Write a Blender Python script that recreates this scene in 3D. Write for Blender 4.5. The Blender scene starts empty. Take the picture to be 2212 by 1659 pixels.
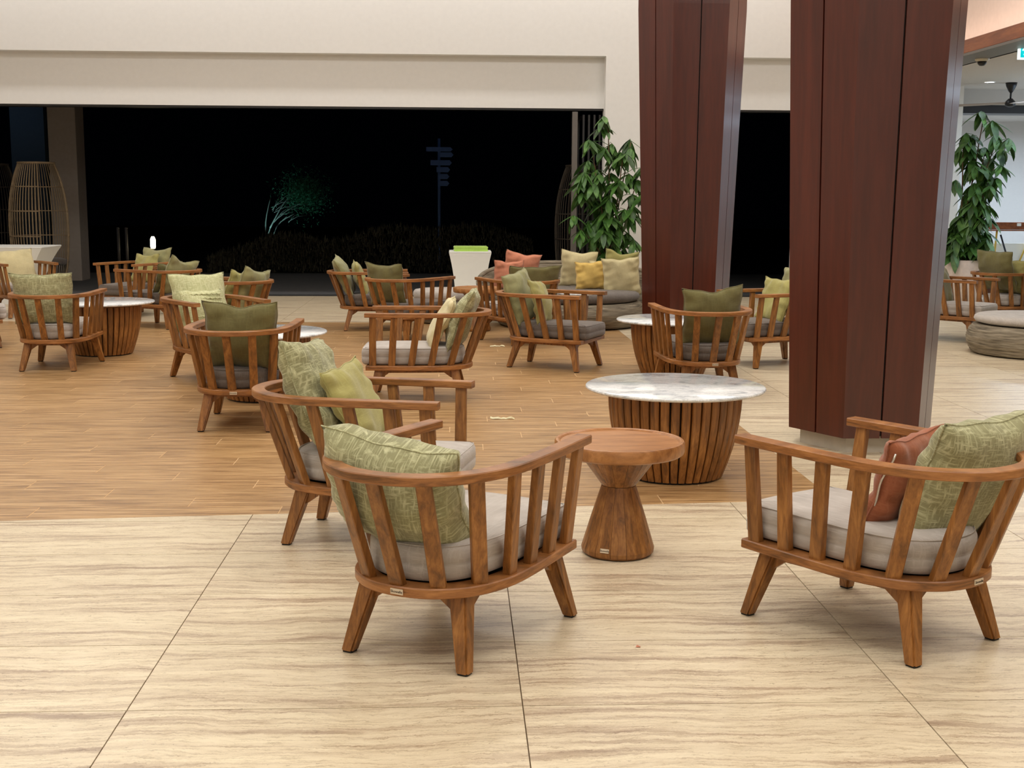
import bpy, bmesh, math, random
from mathutils import Vector, Matrix
random.seed(7)
PI = math.pi
R = math.radians
scn = bpy.context.scene
COL = scn.collection

# ---------------------------------------------------------------- camera
def setup_camera():
    f, yh, vpx, roll, h = 2711.0, 427.1, 985.0, 0.0055, 1.542
    p = math.atan((830 - yh) / f)
    yaw = math.atan((1106 - vpx) * math.cos(p) / f)
    F = Vector((math.sin(yaw) * math.cos(p), math.cos(yaw) * math.cos(p), -math.sin(p)))
    Rt = Vector((math.cos(yaw), -math.sin(yaw), 0))
    D = F.cross(Rt)
    c, s = math.cos(roll), math.sin(roll)
    R2 = c * Rt - s * D
    D2 = s * Rt + c * D
    M = Matrix((R2, -D2, -F)).transposed().to_4x4()
    M.translation = (0, 0, h)
    cam = bpy.data.cameras.new('camera')
    cam.sensor_width = 36
    cam.lens = 36 * f / 2212
    cam.clip_end = 200
    o = bpy.data.objects.new('camera', cam)
    COL.objects.link(o)
    o.matrix_world = M
    scn.camera = o
setup_camera()

# ---------------------------------------------------------------- world, lights, exposure
w = bpy.data.worlds.new('night')
scn.world = w
w.use_nodes = True
w.node_tree.nodes['Background'].inputs[0].default_value = (0.25, 0.45, 1.0, 1)
w.node_tree.nodes['Background'].inputs[1].default_value = 0.0004
scn.view_settings.view_transform = 'Standard'
scn.view_settings.look = 'None'
scn.view_settings.gamma = 1
scn.view_settings.use_curve_mapping = False
scn.view_settings.exposure = 0.0

def area(name, loc, sx, sy, power, color, rot=(0, 0, 0)):
    l = bpy.data.lights.new(name, 'AREA')
    l.shape = 'RECTANGLE'
    l.size, l.size_y = sx, sy
    l.energy = power
    l.color = color
    o = bpy.data.objects.new(name, l)
    o.location = loc
    o.rotation_euler = rot
    COL.objects.link(o)
    return o
WARM = (1.0, 0.985, 0.95)
for (x, y, pw) in ((-4.5, 2, 125), (0, 2, 125), (4.5, 2, 125), (-4.5, 8, 140), (0.3, 8, 140), (5, 8, 125),
                   (-4.5, 13.5, 130), (0.3, 13.5, 130), (4.6, 13.5, 115)):
    area('ceiling_panel_light', (x, y, 5.9), 2.6, 1.8, pw, WARM)
# wall washer across the far wall
area('wall_wash_light', (-2, 18.7, 6.1), 16, 0.25, 150, (1.0, 0.985, 0.97), (R(25), 0, 0))
# cove strip behind the timber beam on the right
area('cove_strip_light', (6.36, 13, 3.50), 0.05, 11, 20, (1.0, 0.74, 0.60), (0, R(180), 0))
# cooler side room on the right
area('side_room_light', (9.5, 17.5, 3.0), 3.5, 3.0, 70, (0.66, 0.82, 1.0))
area('side_ceiling_fill_light', (11, 17.5, 2.2), 3.0, 3.0, 95, (0.62, 0.8, 1.0), (R(180), 0, 0))  # fill lamp added in mid-air to turn the ceiling bluish, no fixture
area('veranda_light', (11, 22.4, 2.9), 4.5, 0.8, 230, (0.62, 0.79, 1.0))

# ---------------------------------------------------------------- materials
MATS = {}
def lin(c):
    def f(v):
        v /= 255.0
        return v / 12.92 if v <= 0.04045 else ((v + 0.055) / 1.055) ** 2.4
    return tuple(f(v) for v in c) + (1,)

class NT:
    def __init__(s, name, rough=0.5):
        m = bpy.data.materials.new(name)
        m.use_nodes = True
        s.m, s.t = m, m.node_tree
        s.b = s.t.nodes['Principled BSDF']
        s.b.inputs['Roughness'].default_value = rough
        MATS[name] = m
    def n(s, typ, **kw):
        nd = s.t.nodes.new(typ)
        for k, v in kw.items():
            if k in nd.inputs: nd.inputs[k].default_value = v
            else: setattr(nd, k, v)
        return nd
    def l(s, a, ao, b, bi): s.t.links.new(a.outputs[ao], b.inputs[bi])
    def coord(s, scale, rot=(0, 0, 0), rnd=False, space='Object'):
        tc = s.n('ShaderNodeTexCoord')
        mp = s.n('ShaderNodeMapping')
        mp.inputs['Scale'].default_value = scale
        mp.inputs['Rotation'].default_value = rot
        s.l(tc, space, mp, 'Vector')
        if rnd:
            oi = s.n('ShaderNodeObjectInfo')
            mu = s.n('ShaderNodeMath', operation='MULTIPLY')
            mu.inputs[1].default_value = 37.0
            s.l(oi, 'Random', mu, 0)
            cb = s.n('ShaderNodeCombineXYZ')
            for i in range(3): s.l(mu, 0, cb, i)
            s.l(cb, 0, mp, 'Location')
        return mp
    def ramp(s, stops):
        r = s.n('ShaderNodeValToRGB')
        e = r.color_ramp.elements
        while len(e) < len(stops): e.new(0.5)
        for i, (p, c) in enumerate(stops):
            e[i].position = p
            e[i].color = c if len(c) == 4 else lin(c)
        return r
    def noise(s, mp, scale=5, detail=4, rough=0.55, dist=0.0):
        nz = s.n('ShaderNodeTexNoise')
        nz.inputs['Scale'].default_value = scale
        nz.inputs['Detail'].default_value = detail
        nz.inputs['Roughness'].default_value = rough
        nz.inputs['Distortion'].default_value = dist
        if mp: s.l(mp, 'Vector', nz, 'Vector')
        return nz
    def mix(s, a, b, fac, blend='MIX'):
        mx = s.n('ShaderNodeMix', data_type='RGBA', blend_type=blend)
        for src, idx in ((a, 6), (b, 7)):
            if isinstance(src, tuple) and not hasattr(src[0], 'outputs'): mx.inputs[idx].default_value = src
            else: s.t.links.new(src[0].outputs[src[1]], mx.inputs[idx])
        if isinstance(fac, (int, float)): mx.inputs[0].default_value = fac
        else: s.t.links.new(fac[0].outputs[fac[1]], mx.inputs[0])
        return mx
    def bump(s, src, strength, dist=0.01):
        bp = s.n('ShaderNodeBump')
        bp.inputs['Strength'].default_value = strength
        bp.inputs['Distance'].default_value = dist
        s.l(src, 'Fac' if 'Fac' in src.outputs else 0, bp, 'Height')
        s.l(bp, 0, s.b, 'Normal')
    def random_value(s, amt):
        oi = s.n('ShaderNodeObjectInfo')
        mr = s.n('ShaderNodeMapRange')
        mr.inputs['To Min'].default_value = 1 - amt
        mr.inputs['To Max'].default_value = 1 + amt
        s.l(oi, 'Random', mr, 'Value')
        return mr
    def out(s, node, idx, vary=0.0):
        if vary:
            hv = s.n('ShaderNodeHueSaturation')
            s.t.links.new(node.outputs[idx], hv.inputs['Color'])
            s.l(s.random_value(vary), 0, hv, 'Value')
            s.l(hv, 0, s.b, 'Base Color')
        else:
            s.t.links.new(node.outputs[idx], s.b.inputs['Base Color'])

def plain(name, rgb, rough=0.5, metal=0.0, emit=None, var=0.05):
    m = NT(name, rough)
    c = lin(rgb)
    mp = m.coord((1, 1, 1))
    nz = m.noise(mp, 14, 4)
    r = m.ramp([(0.3, tuple(v * (1 - var) for v in c[:3]) + (1,)), (0.7, tuple(min(1, v * (1 + var)) for v in c[:3]) + (1,))])
    m.l(nz, 'Fac', r, 0)
    m.out(r, 0)
    m.b.inputs['Metallic'].default_value = metal
    if emit:
        m.b.inputs['Emission Color'].default_value = lin(emit[0])
        m.b.inputs['Emission Strength'].default_value = emit[1]
    return m.m

def wood(name, dark, mid, light, scale, rough=0.42, vary=0.12, coat=0.0):
    m = NT(name, rough)
    mp = m.coord(scale, rnd=True)
    a = m.noise(mp, 1.0, 5, 0.6, 0.6)
    r = m.ramp([(0.28, dark), (0.5, mid), (0.72, light)])
    m.l(a, 'Fac', r, 0)
    mp2 = m.coord(tuple(v * 5 for v in scale), rnd=True)
    b = m.noise(mp2, 1.0, 3, 0.6)
    r2 = m.ramp([(0.35, (0.72, 0.68, 0.62, 1)), (0.6, (1, 1, 1, 1))])
    m.l(b, 'Fac', r2, 0)
    mx = m.mix((r, 0), (r2, 0), 0.7, 'MULTIPLY')
    m.out(mx, 2, vary)
    m.bump(b, 0.12, 0.002)
    m.b.inputs['Coat Weight'].default_value = coat
    m.b.inputs['Coat Roughness'].default_value = 0.15
    return m.m
TD, TM, TL = (92, 58, 24), (142, 92, 42), (174, 120, 62)
wood('teak_upright', TD, TM, TL, (34, 34, 2.2), vary=0.16)
wood('teak_rail', TD, (152, 98, 50), (180, 124, 70), (5, 5, 45), vary=0.08)
wood('teak_top', (142, 90, 46), (174, 118, 66), (194, 138, 86), (3, 26, 10), rough=0.35, vary=0.05)
wood('beam_timber', (110, 56, 26), (140, 76, 38), (158, 92, 50), (12, 1.2, 12))
wood('pillar_veneer', (66, 22, 10), (77, 28, 14), (85, 33, 18), (7, 7, 0.5), rough=0.34, vary=0.06, coat=0.22)
wood('brown_cabinet', (70, 36, 18), (92, 50, 26), (104, 60, 32), (10, 10, 1.5))

def travertine():
    m = NT('travertine', 0.34)
    tc = m.n('ShaderNodeTexCoord')
    # slow wave so the veins wander
    mpw = m.n('ShaderNodeMapping'); mpw.inputs['Scale'].default_value = (1.1, 1.3, 1)
    m.l(tc, 'Object', mpw, 'Vector')
    wv = m.noise(mpw, 1.3, 3)
    sc = m.n('ShaderNodeVectorMath', operation='SCALE'); sc.inputs['Scale'].default_value = 0.17
    m.t.links.new(wv.outputs['Color'], sc.inputs[0])
    oi = m.n('ShaderNodeObjectInfo')
    mu = m.n('ShaderNodeMath', operation='MULTIPLY'); mu.inputs[1].default_value = 9.0
    m.l(oi, 'Random', mu, 0)
    cb = m.n('ShaderNodeCombineXYZ'); m.l(mu, 0, cb, 2)
    ad = m.n('ShaderNodeVectorMath', operation='ADD'); m.l(tc, 'Object', ad, 0); m.l(sc, 0, ad, 1)
    jn = m.n('ShaderNodeTexNoise'); jn.inputs['Scale'].default_value = 55; jn.inputs['Detail'].default_value = 4; jn.inputs['Roughness'].default_value = 0.7
    m.l(tc, 'Object', jn, 'Vector')
    js = m.n('ShaderNodeVectorMath', operation='SCALE'); js.inputs['Scale'].default_value = 0.030
    m.t.links.new(jn.outputs['Color'], js.inputs[0])
    ad1 = m.n('ShaderNodeVectorMath', operation='ADD'); m.l(ad, 0, ad1, 0); m.l(js, 0, ad1, 1)
    ad2 = m.n('ShaderNodeVectorMath', operation='ADD'); m.l(ad1, 0, ad2, 0); m.l(cb, 0, ad2, 1)
    def band(scale, detail, rough):
        mp = m.n('ShaderNodeMapping'); mp.inputs['Scale'].default_value = scale
        m.l(ad2, 0, mp, 'Vector')
        return m.noise(mp, 1, detail, rough)
    a = band((1.1, 20, 1), 9, 0.70)
    ra = m.ramp([(0.34, (168, 146, 122)), (0.42, (192, 172, 145)), (0.48, (214, 197, 168)), (0.62, (226, 211, 181))])
    m.l(a, 'Fac', ra, 0)
    b = band((9, 90, 1), 5, 0.75)
    rb = m.ramp([(0.36, (0.60, 0.54, 0.48, 1)), (0.46, (0.90, 0.88, 0.85, 1)), (0.55, (1, 1, 1, 1))])
    m.l(b, 'Fac', rb, 0)
    mx = m.mix((ra, 0), (rb, 0), 0.75, 'MULTIPLY')
    c = band((26, 130, 1), 3, 0.6)
    rc = m.ramp([(0.30, (0.32, 0.26, 0.2, 1)), (0.345, (1, 1, 1, 1))])
    m.l(c, 'Fac', rc, 0)
    mx2 = m.mix((mx, 2), (rc, 0), 0.6, 'MULTIPLY')
    m.out(mx2, 2, 0.025)
    m.bump(b, 0.06, 0.003)
    return m.m
travertine()

def plankmat():
    m = NT('floor_plank_wood', 0.36)
    mp = m.coord((2.0, 42, 1), rnd=True)
    a = m.noise(mp, 1, 7, 0.72, 0.25)
    r = m.ramp([(0.36, (132, 99, 63)), (0.46, (168, 131, 88)), (0.54, (192, 154, 107)), (0.65, (212, 176, 128))])
    m.l(a, 'Fac', r, 0)
    mp2 = m.coord((3.2, 75, 1), rnd=True)
    b = m.noise(mp2, 1, 5, 0.75)
    rb = m.ramp([(0.36, (0.58, 0.50, 0.42, 1)), (0.47, (0.88, 0.85, 0.80, 1)), (0.60, (1, 1, 1, 1))])
    m.l(b, 'Fac', rb, 0)
    mx = m.mix((r, 0), (rb, 0), 0.8, 'MULTIPLY')
    m.out(mx, 2, 0.05)
    m.bump(b, 0.1, 0.002)
plankmat()

def marble():
    m = NT('white_marble', 0.10)
    mp = m.coord((1, 2.0, 1), rot=(0, 0, R(25)), rnd=True)
    a = m.noise(mp, 4.5, 8, 0.62, 1.6)
    r = m.ramp([(0.30, (168, 172, 176)), (0.42, (212, 214, 215)), (0.50, (234, 235, 234)), (0.7, (244, 244, 242))])
    m.l(a, 'Fac', r, 0)
    b = m.noise(mp, 11, 6, 0.7, 2.2)
    rb = m.ramp([(0.42, (1, 1, 1, 1)), (0.49, (0.62, 0.63, 0.66, 1)), (0.54, (1, 1, 1, 1))])
    m.l(b, 'Fac', rb, 0)
    mx = m.mix((r, 0), (rb, 0), 0.6, 'MULTIPLY')
    m.out(mx, 2)
marble()

def fabric(name, base, slub, amt=0.5, fine=1.0, rough=0.95, coarse=None):
    """woven cloth: long slubs in two directions over a fine weave"""
    m = NT(name, rough)
    b = lin(base)
    l1 = m.noise(m.coord((26, 6, 170), rnd=True), 1, 3, 0.6)
    l2 = m.noise(m.coord((150, 6, 20), rnd=True), 1, 3, 0.6)
    mx0 = m.n('ShaderNodeMath', operation='MAXIMUM')
    m.l(l1, 'Fac', mx0, 0); m.l(l2, 'Fac', mx0, 1)
    r = m.ramp([(0.50, (0, 0, 0, 1)), (0.68, (1, 1, 1, 1))])
    m.l(mx0, 0, r, 0)
    big = m.noise(m.coord((6, 6, 6), rnd=True), 1, 3)
    rb = m.ramp([(0.3, tuple(v * 0.84 for v in b[:3]) + (1,)), (0.7, tuple(v * 1.08 for v in b[:3]) + (1,))])
    m.l(big, 'Fac', rb, 0)
    am = m.n('ShaderNodeMath', operation='MULTIPLY'); am.inputs[1].default_value = amt
    m.l(r, 0, am, 0)
    mx = m.mix((rb, 0), lin(slub), (am, 0))
    m.out(mx, 2)
    m.bump(mx0, 0.35, 0.002)
    m.b.inputs['Sheen Weight'].default_value = 0.25
    m.b.inputs['Sheen Roughness'].default_value = 0.5
    m.b.inputs['Specular IOR Level'].default_value = 0.2
    return m.m
fabric('slub_green', (148, 145, 106), (204, 202, 160), 0.8)
fabric('pale_slub', (184, 184, 136), (220, 219, 178), 0.8)
fabric('sage_velvet', (146, 142, 98), (166, 166, 120), 0.3)
fabric('olive_velvet', (110, 103, 64), (130, 127, 82), 0.3)
fabric('yellow_green', (166, 158, 96), (188, 182, 118), 0.35)
fabric('coral', (208, 136, 106), (222, 156, 130), 0.3)
fabric('rust', (152, 88, 58), (178, 116, 84), 0.35)
fabric('cream', (212, 198, 152), (226, 214, 174), 0.35)
fabric('golden_yellow', (228, 192, 108), (238, 208, 132), 0.3)
fabric('tan_green', (156, 148, 90), (178, 170, 112), 0.35)
fabric('grey_light', (182, 173, 164), (204, 197, 190), 0.5)
fabric('grey_dark', (104, 94, 86), (130, 120, 112), 0.45)
fabric('towel_green', (176, 214, 96), (200, 232, 130), 0.4)

def wicker():
    m = NT('wicker_weave', 0.75)
    mp = m.coord((4, 4, 60))
    a = m.noise(mp, 1, 4, 0.6)
    r = m.ramp([(0.32, (88, 78, 62)), (0.5, (130, 118, 98)), (0.7, (162, 150, 128))])
    m.l(a, 'Fac', r, 0)
    m.out(r, 0)
    m.bump(a, 0.7, 0.01)
wicker()

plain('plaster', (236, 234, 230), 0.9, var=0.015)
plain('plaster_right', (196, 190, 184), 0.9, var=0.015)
plain('peach_wall', (222, 200, 186), 0.9, var=0.03)
plain('column_render', (150, 140, 130), 0.9)
plain('terrace_stone', (88, 88, 88), 0.8, var=0.15)
plain('joint_grout', (110, 90, 66), 0.9)
plain('pale_grout', (214, 178, 132), 0.9)
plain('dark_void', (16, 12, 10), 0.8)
plain('rubber', (24, 22, 20), 0.7)
plain('white_gloss', (238, 238, 232), 0.4, var=0.01)
plain('frame_grey', (104, 98, 92), 0.5)
plain('frame_dark', (30, 28, 27), 0.4)
plain('plinth_stone', (186, 176, 160), 0.6, var=0.08)
plain('navy_panel', (60, 74, 88), 0.9)
plain('rattan_pale', (156, 134, 104), 0.7, var=0.15)
plain('rattan_dark', (70, 60, 48), 0.7, var=0.15)
plain('bark', (96, 74, 50), 0.9, var=0.3)
plain('pot_white', (222, 204, 192), 0.6, var=0.10)
plain('tag_metal', (214, 196, 170), 0.5, var=0.02)
plain('tag_ink', (52, 38, 26), 0.6)
plain('zip_metal', (220, 215, 205), 0.3, metal=0.8)
plain('pole_yellow', (206, 170, 66), 0.5)
plain('pole_black', (26, 24, 34), 0.5)
plain('camera_shell', (200, 190, 168), 0.4)
plain('fan_dark', (20, 19, 22), 0.4)
plain('fan_blade', (150, 132, 116), 0.5)
plain('lamp_glow', (255, 240, 200), 0.5, emit=((255, 236, 190), 14))
plain('downlight_glow', (255, 255, 255), 0.5, emit=((240, 248, 255), 12))
plain('exit_green', (20, 190, 190), 0.5, emit=((0, 190, 200), 1.1))
plain('exit_white', (240, 255, 255), 0.5, emit=((220, 255, 255), 1.6))
plain('sign_board', (96, 130, 190), 0.7)
plain('night_leaf', (60, 120, 80), 0.7, var=0.3)
plain('hedge_leaf', (60, 56, 38), 0.8, var=0.4)
plain('scrap_paper', (226, 216, 176), 0.7, var=0.2)
plain('vent_grey', (140, 120, 124), 0.6)

def leafmat():
    m = NT('leaf_green', 0.42)
    nz = m.noise(m.coord((8, 8, 8), rnd=True), 1, 3)
    r = m.ramp([(0.3, (44, 76, 32)), (0.55, (72, 112, 48)), (0.75, (104, 142, 66))])
    m.l(nz, 'Fac', r, 0)
    m.out(r, 0, 0.35)
leafmat()

def glass():
    m = NT('door_glass', 0.03)
    m.b.inputs['Base Color'].default_value = (0.85, 0.9, 0.9, 1)
    m.b.inputs['Transmission Weight'].default_value = 1.0
    m.b.inputs['IOR'].default_value = 1.45
glass()

# ---------------------------------------------------------------- helpers
def tagit(o, label=None, cat=None, group=None, kind=None):
    if label: o['label'] = label
    if cat: o['category'] = cat
    if group: o['group'] = group
    if kind: o['kind'] = kind
    return o
def empty(name, loc=(0, 0, 0), rz=0.0, **kw):
    o = bpy.data.objects.new(name, None)
    o.empty_display_size = 0.1
    COL.objects.link(o)
    o.location = loc
    o.rotation_euler = (0, 0, rz)
    return tagit(o, **kw)
def link(name, me, parent=None, loc=(0, 0, 0), rot=(0, 0, 0), **kw):
    o = bpy.data.objects.new(name, me)
    COL.objects.link(o)
    o.location = loc
    o.rotation_euler = rot
    if parent: o.parent = parent
    return tagit(o, **kw)
def mesh(name, V, F, mat, smooth=False):
    me = bpy.data.meshes.new(name)
    me.from_pydata([tuple(v) for v in V], [], F)
    me.materials.append(MATS[mat])
    if smooth: me.polygons.foreach_set('use_smooth', [True] * len(F))
    me.update()
    return me
def box_mesh(name, x0, x1, y0, y1, z0, z1, mat, bevel=0.0):
    bm = bmesh.new()
    bmesh.ops.create_cube(bm, size=1)
    for v in bm.verts:
        v.co = Vector(((x0 + x1) / 2 + v.co.x * (x1 - x0), (y0 + y1) / 2 + v.co.y * (y1 - y0), (z0 + z1) / 2 + v.co.z * (z1 - z0)))
    if bevel:
        bmesh.ops.bevel(bm, geom=list(bm.edges), offset=bevel, segments=2, profile=0.6, affect='EDGES')
    me = bpy.data.meshes.new(name)
    bm.to_mesh(me); bm.free()
    me.materials.append(MATS[mat])
    return me
def box(name, b, mat, parent=None, bevel=0.0, **kw):
    return link(name, box_mesh(name, *b, mat, bevel), parent, **kw)
def lathe_mesh(name, prof, mat, n=48, smooth=True, caps=True):
    V, F = [], []
    for r, z in prof:
        for i in range(n):
            a = 2 * PI * i / n
            V.append((r * math.cos(a), r * math.sin(a), z))
    for j in range(len(prof) - 1):
        for i in range(n):
            k = (i + 1) % n
            F.append((j * n + i, j * n + k, (j + 1) * n + k, (j + 1) * n + i))
    if caps:
        F.append(tuple(range(n))[::-1])
        F.append(tuple((len(prof) - 1) * n + i for i in range(n)))
    me = mesh(name, V, F, mat, smooth)
    return me
def sharp(me, ang=35):
    """smooth shading with creases at steep edges"""
    bm = bmesh.new(); bm.from_mesh(me)
    for f in bm.faces: f.smooth = True
    for e in bm.edges:
        if len(e.link_faces) == 2 and e.calc_face_angle(0) > R(ang): e.smooth = False
    bm.to_mesh(me); bm.free()
    return me
def tube_mesh(name, pts, r, mat, n=6, closed=False):
    V, F = [], []
    pts = [Vector(p) for p in pts]
    m = len(pts)
    for i, p in enumerate(pts):
        if closed: t = pts[(i + 1) % m] - pts[i - 1]
        else: t = pts[min(i + 1, m - 1)] - pts[max(i - 1, 0)]
        t.normalize()
        up = Vector((0, 0, 1)) if abs(t.z) < 0.9 else Vector((1, 0, 0))
        a = t.cross(up).normalized(); b = t.cross(a)
        rr = r[i] if isinstance(r, (list, tuple)) else r
        for k in range(n):
            q = 2 * PI * k / n
            V.append(p + a * rr * math.cos(q) + b * rr * math.sin(q))
    for i in range(m if closed else m - 1):
        j = (i + 1) % m
        for k in range(n):
            l = (k + 1) % n
            F.append((i * n + k, i * n + l, j * n + l, j * n + k))
    if not closed:
        F.append(tuple(range(n))[::-1]); F.append(tuple((m - 1) * n + k for k in range(n)))
    me = mesh(name, V, F, mat, True)
    return me
def smooth_curve(P, closed=False, sub=6):
    """Catmull-Rom through 2D/3D points"""
    out = []
    n = len(P)
    rng = range(n if closed else n - 1)
    g = (lambda i: Vector(P[i % n])) if closed else (lambda i: Vector(P[max(0, min(n - 1, i))]))
    for i in rng:
        p0, p1, p2, p3 = g(i - 1), g(i), g(i + 1), g(i + 2)
        for s in range(sub):
            t = s / sub
            out.append(0.5 * ((2 * p1) + (p2 - p0) * t + (2 * p0 - 5 * p1 + 4 * p2 - p3) * t * t + (3 * p1 - p0 - 3 * p2 + p3) * t ** 3))
    if not closed: out.append(Vector(P[-1]))
    return out
def clip_poly(P, nrm, d):
    """keep the side nrm.p <= d of a 2D polygon"""
    out = []
    for i in range(len(P)):
        a, b = P[i], P[(i + 1) % len(P)]
        da = nrm[0] * a[0] + nrm[1] * a[1] - d
        db = nrm[0] * b[0] + nrm[1] * b[1] - d
        if da <= 0: out.append(a)
        if (da < 0 < db) or (db < 0 < da):
            t = da / (da - db)
            out.append((a[0] + (b[0] - a[0]) * t, a[1] + (b[1] - a[1]) * t))
    return out
def poly_area(P):
    return 0.5 * sum(P[i][0] * P[(i + 1) % len(P)][1] - P[(i + 1) % len(P)][0] * P[i][1] for i in range(len(P)))
def slab(P, z0, z1):
    n = len(P)
    V = [(x, y, z1) for x, y in P] + [(x, y, z0) for x, y in P]
    F = [tuple(range(n))] + [(i, n + i, n + (i + 1) % n, (i + 1) % n) for i in range(n)]
    return V, F

# ---------------------------------------------------------------- FLOOR
# floor base (the grout seen in the joints)
floor = box('floor', (-11, 14.5, -1.5, 19.72, -0.12, -0.004), 'joint_grout', kind='structure')
NEAR_N = (-0.0825, 1.0); NEAR_D = 6.115          # y <= 6.115+0.0825x : travertine in front
RIGHT_X = lambda y: 1.955 - 0.006 * (y - 6)      # right edge of the timber-look field
RN = (1.0, 0.006); RD = 1.955 + 0.036
FAR_N = (0.02, 1.0); FAR_D = 15.55
tiles = []
TX, TY = 1.2, 0.5635
for i in range(-9, 12):
    for j in range(-9, 29):
        x0 = -1.0 + TX * i; y0 = 3.657 + TY * j
        x1, y1 = x0 + TX, y0 + TY
        if x1 > 14.4 or x0 < -10.9 or y0 > 19.7: continue
        y1 = min(y1, 19.72)
        g = 0.0020
        P = [(x0 + g, y0 + g), (x1 - g, y0 + g), (x1 - g, y1 - g), (x0 + g, y1 - g)]
        pieces = [clip_poly(P, NEAR_N, NEAR_D)]
        up = clip_poly(P, (-NEAR_N[0], -NEAR_N[1]), -NEAR_D)
        if len(up) > 2:
            pieces.append(clip_poly(up, (-RN[0], -RN[1]), -RD))
            lf = clip_poly(up, RN, RD)
            if len(lf) > 2: pieces.append(clip_poly(lf, (-FAR_N[0], -FAR_N[1]), -FAR_D))
        for q in pieces:
            if len(q) > 2 and abs(poly_area(q)) > 0.004:
                cx = sum(p[0] for p in q) / len(q); cy = sum(p[1] for p in q) / len(q)
                vis = cy > 2.8 and abs(cx - 0.045 * cy) < 0.44 * cy + 1.2
                tiles.append((0 if vis else 1, math.hypot(cx, cy), q))
tiles.sort(key=lambda t: (t[0], t[1]))
for k, (_, _, q) in enumerate(tiles[:290]):
    V, F = slab(q, -0.01, 0.0)
    link('floor_tile', mesh('floor_tile', V, F, 'travertine'), floor)
VV, FF = [], []
for _, _, q in tiles[290:]:
    V, F = slab(q, -0.01, 0.0)
    o = len(VV); VV += V; FF += [tuple(o + a for a in f) for f in F]
link('floor_tile', mesh('floor_tile_rest', VV, FF, 'travertine'), floor, kind='stuff')

planks = []
PW, PL = 0.2, 1.2
row = 0
y = 5.2
while y < 15.6:
    off = (row * 0.47) % PL
    x = -11 - off
    while x < 2:
        g = 0.001
        P = [(x + g * 2.5, y + g), (x + PL - g * 2.5, y + g), (x + PL - g * 2.5, y + PW - g), (x + g * 2.5, y + PW - g)]
        q = clip_poly(P, (-NEAR_N[0], -NEAR_N[1]), -NEAR_D)
        if len(q) > 2: q = clip_poly(q, RN, RD)
        if len(q) > 2: q = clip_poly(q, FAR_N, FAR_D)
        if len(q) > 2 and abs(poly_area(q)) > 0.0015:
            cx = sum(p[0] for p in q) / len(q); cy = sum(p[1] for p in q) / len(q)
            vis = abs(cx - 0.045 * cy) < 0.42 * cy + 0.7
            planks.append((0 if vis else 1, math.hypot(cx, cy), q))
        x += PL
    y += PW
    row += 1
planks.sort(key=lambda t: (t[0], t[1]))
for _, _, q in planks[:295]:
    V, F = slab(q, -0.01, 0.0)
    link('floor_plank', mesh('floor_plank', V, F, 'floor_plank_wood'), floor)
VV, FF = [], []
for _, _, q in planks[295:]:
    V, F = slab(q, -0.01, 0.0)
    o = len(VV); VV += V; FF += [tuple(o + a for a in f) for f in F]
link('floor_plank', mesh('floor_plank_rest', VV, FF, 'floor_plank_wood'), floor, kind='stuff')
q = clip_poly(clip_poly(clip_poly([(-10.9, 5), (3, 5), (3, 15.7), (-10.9, 15.7)], (-NEAR_N[0], -NEAR_N[1]), -NEAR_D), RN, RD), FAR_N, FAR_D)
V, F = slab(q, -0.02, -0.0008)
link('grout_bed', mesh('grout_bed', V, F, 'pale_grout'), floor)
box('trim_1', (-11, 7.9, 19.72, 19.84, -0.12, 0.012), 'frame_dark', bevel=0.004, kind='structure')
box('floor_terrace', (-14, 14.5, 19.84, 26.2, -0.16, -0.03), 'terrace_stone', kind='structure')
box('floor_lawn', (-40, 40, 26.2, 70, -0.3, -0.1), 'dark_void', kind='structure')

# ---------------------------------------------------------------- SHELL
def wall_far():
    w = empty('wall_far', (0, 0, 0), kind='structure')
    box('upper_wall', (-11, 7.9, 19.7, 20.1, 3.695, 6.2), 'plaster', w)
    box('pier', (2.29, 3.55, 19.7, 20.1, -0.1, 3.695), 'plaster', w)
    box('pier', (5.35, 7.9, 19.7, 20.1, -0.1, 3.695), 'plaster', w)
    return w
wall_far()
box('trim_2', (-11, 2.29, 19.93, 20.25, 2.92, 3.70), 'plaster', kind='structure')
box('trim_3', (3.55, 5.35, 19.93, 20.25, 2.92, 3.70), 'plaster', kind='structure')
box('trim_4', (-11, 2.29, 19.96, 20.2, 2.89, 2.92), 'frame_dark', kind='structure')
box('trim_5', (3.55, 5.35, 19.96, 20.2, 2.89, 2.92), 'frame_dark', kind='structure')
box('ceiling', (-11, 6.5, -1.5, 20.0, 6.2, 6.35), 'plaster', kind='structure')
box('wall_back', (-11, 14.5, -1.65, -1.5, -0.1, 6.2), 'plaster', kind='structure')
box('wall_left', (-11.15, -11, -1.5, 20.0, -0.1, 6.2), 'plaster', kind='structure')
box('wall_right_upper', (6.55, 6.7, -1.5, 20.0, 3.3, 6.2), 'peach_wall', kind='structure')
box('wall_right', (14.5, 14.65, -1.5, 26, -0.1, 6.2), 'plaster', kind='structure')
box('trim_6', (6.15, 6.30, 2, 19.7, 3.30, 3.46), 'beam_timber', kind='structure', bevel=0.006)
box('trim_7', (6.15, 6.55, 2, 19.7, 3.27, 3.30), 'frame_grey', kind='structure')
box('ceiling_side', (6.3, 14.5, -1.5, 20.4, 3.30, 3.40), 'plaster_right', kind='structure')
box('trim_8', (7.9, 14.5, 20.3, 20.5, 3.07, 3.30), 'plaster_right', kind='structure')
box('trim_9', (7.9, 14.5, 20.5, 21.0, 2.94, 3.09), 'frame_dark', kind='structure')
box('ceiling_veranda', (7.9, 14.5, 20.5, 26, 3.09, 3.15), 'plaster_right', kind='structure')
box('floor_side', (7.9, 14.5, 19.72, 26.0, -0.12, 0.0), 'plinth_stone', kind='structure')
box('wall_veranda', (7.7, 14.5, 25.0, 25.2, -0.1, 3.1), 'plaster_right', kind='structure')
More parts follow.
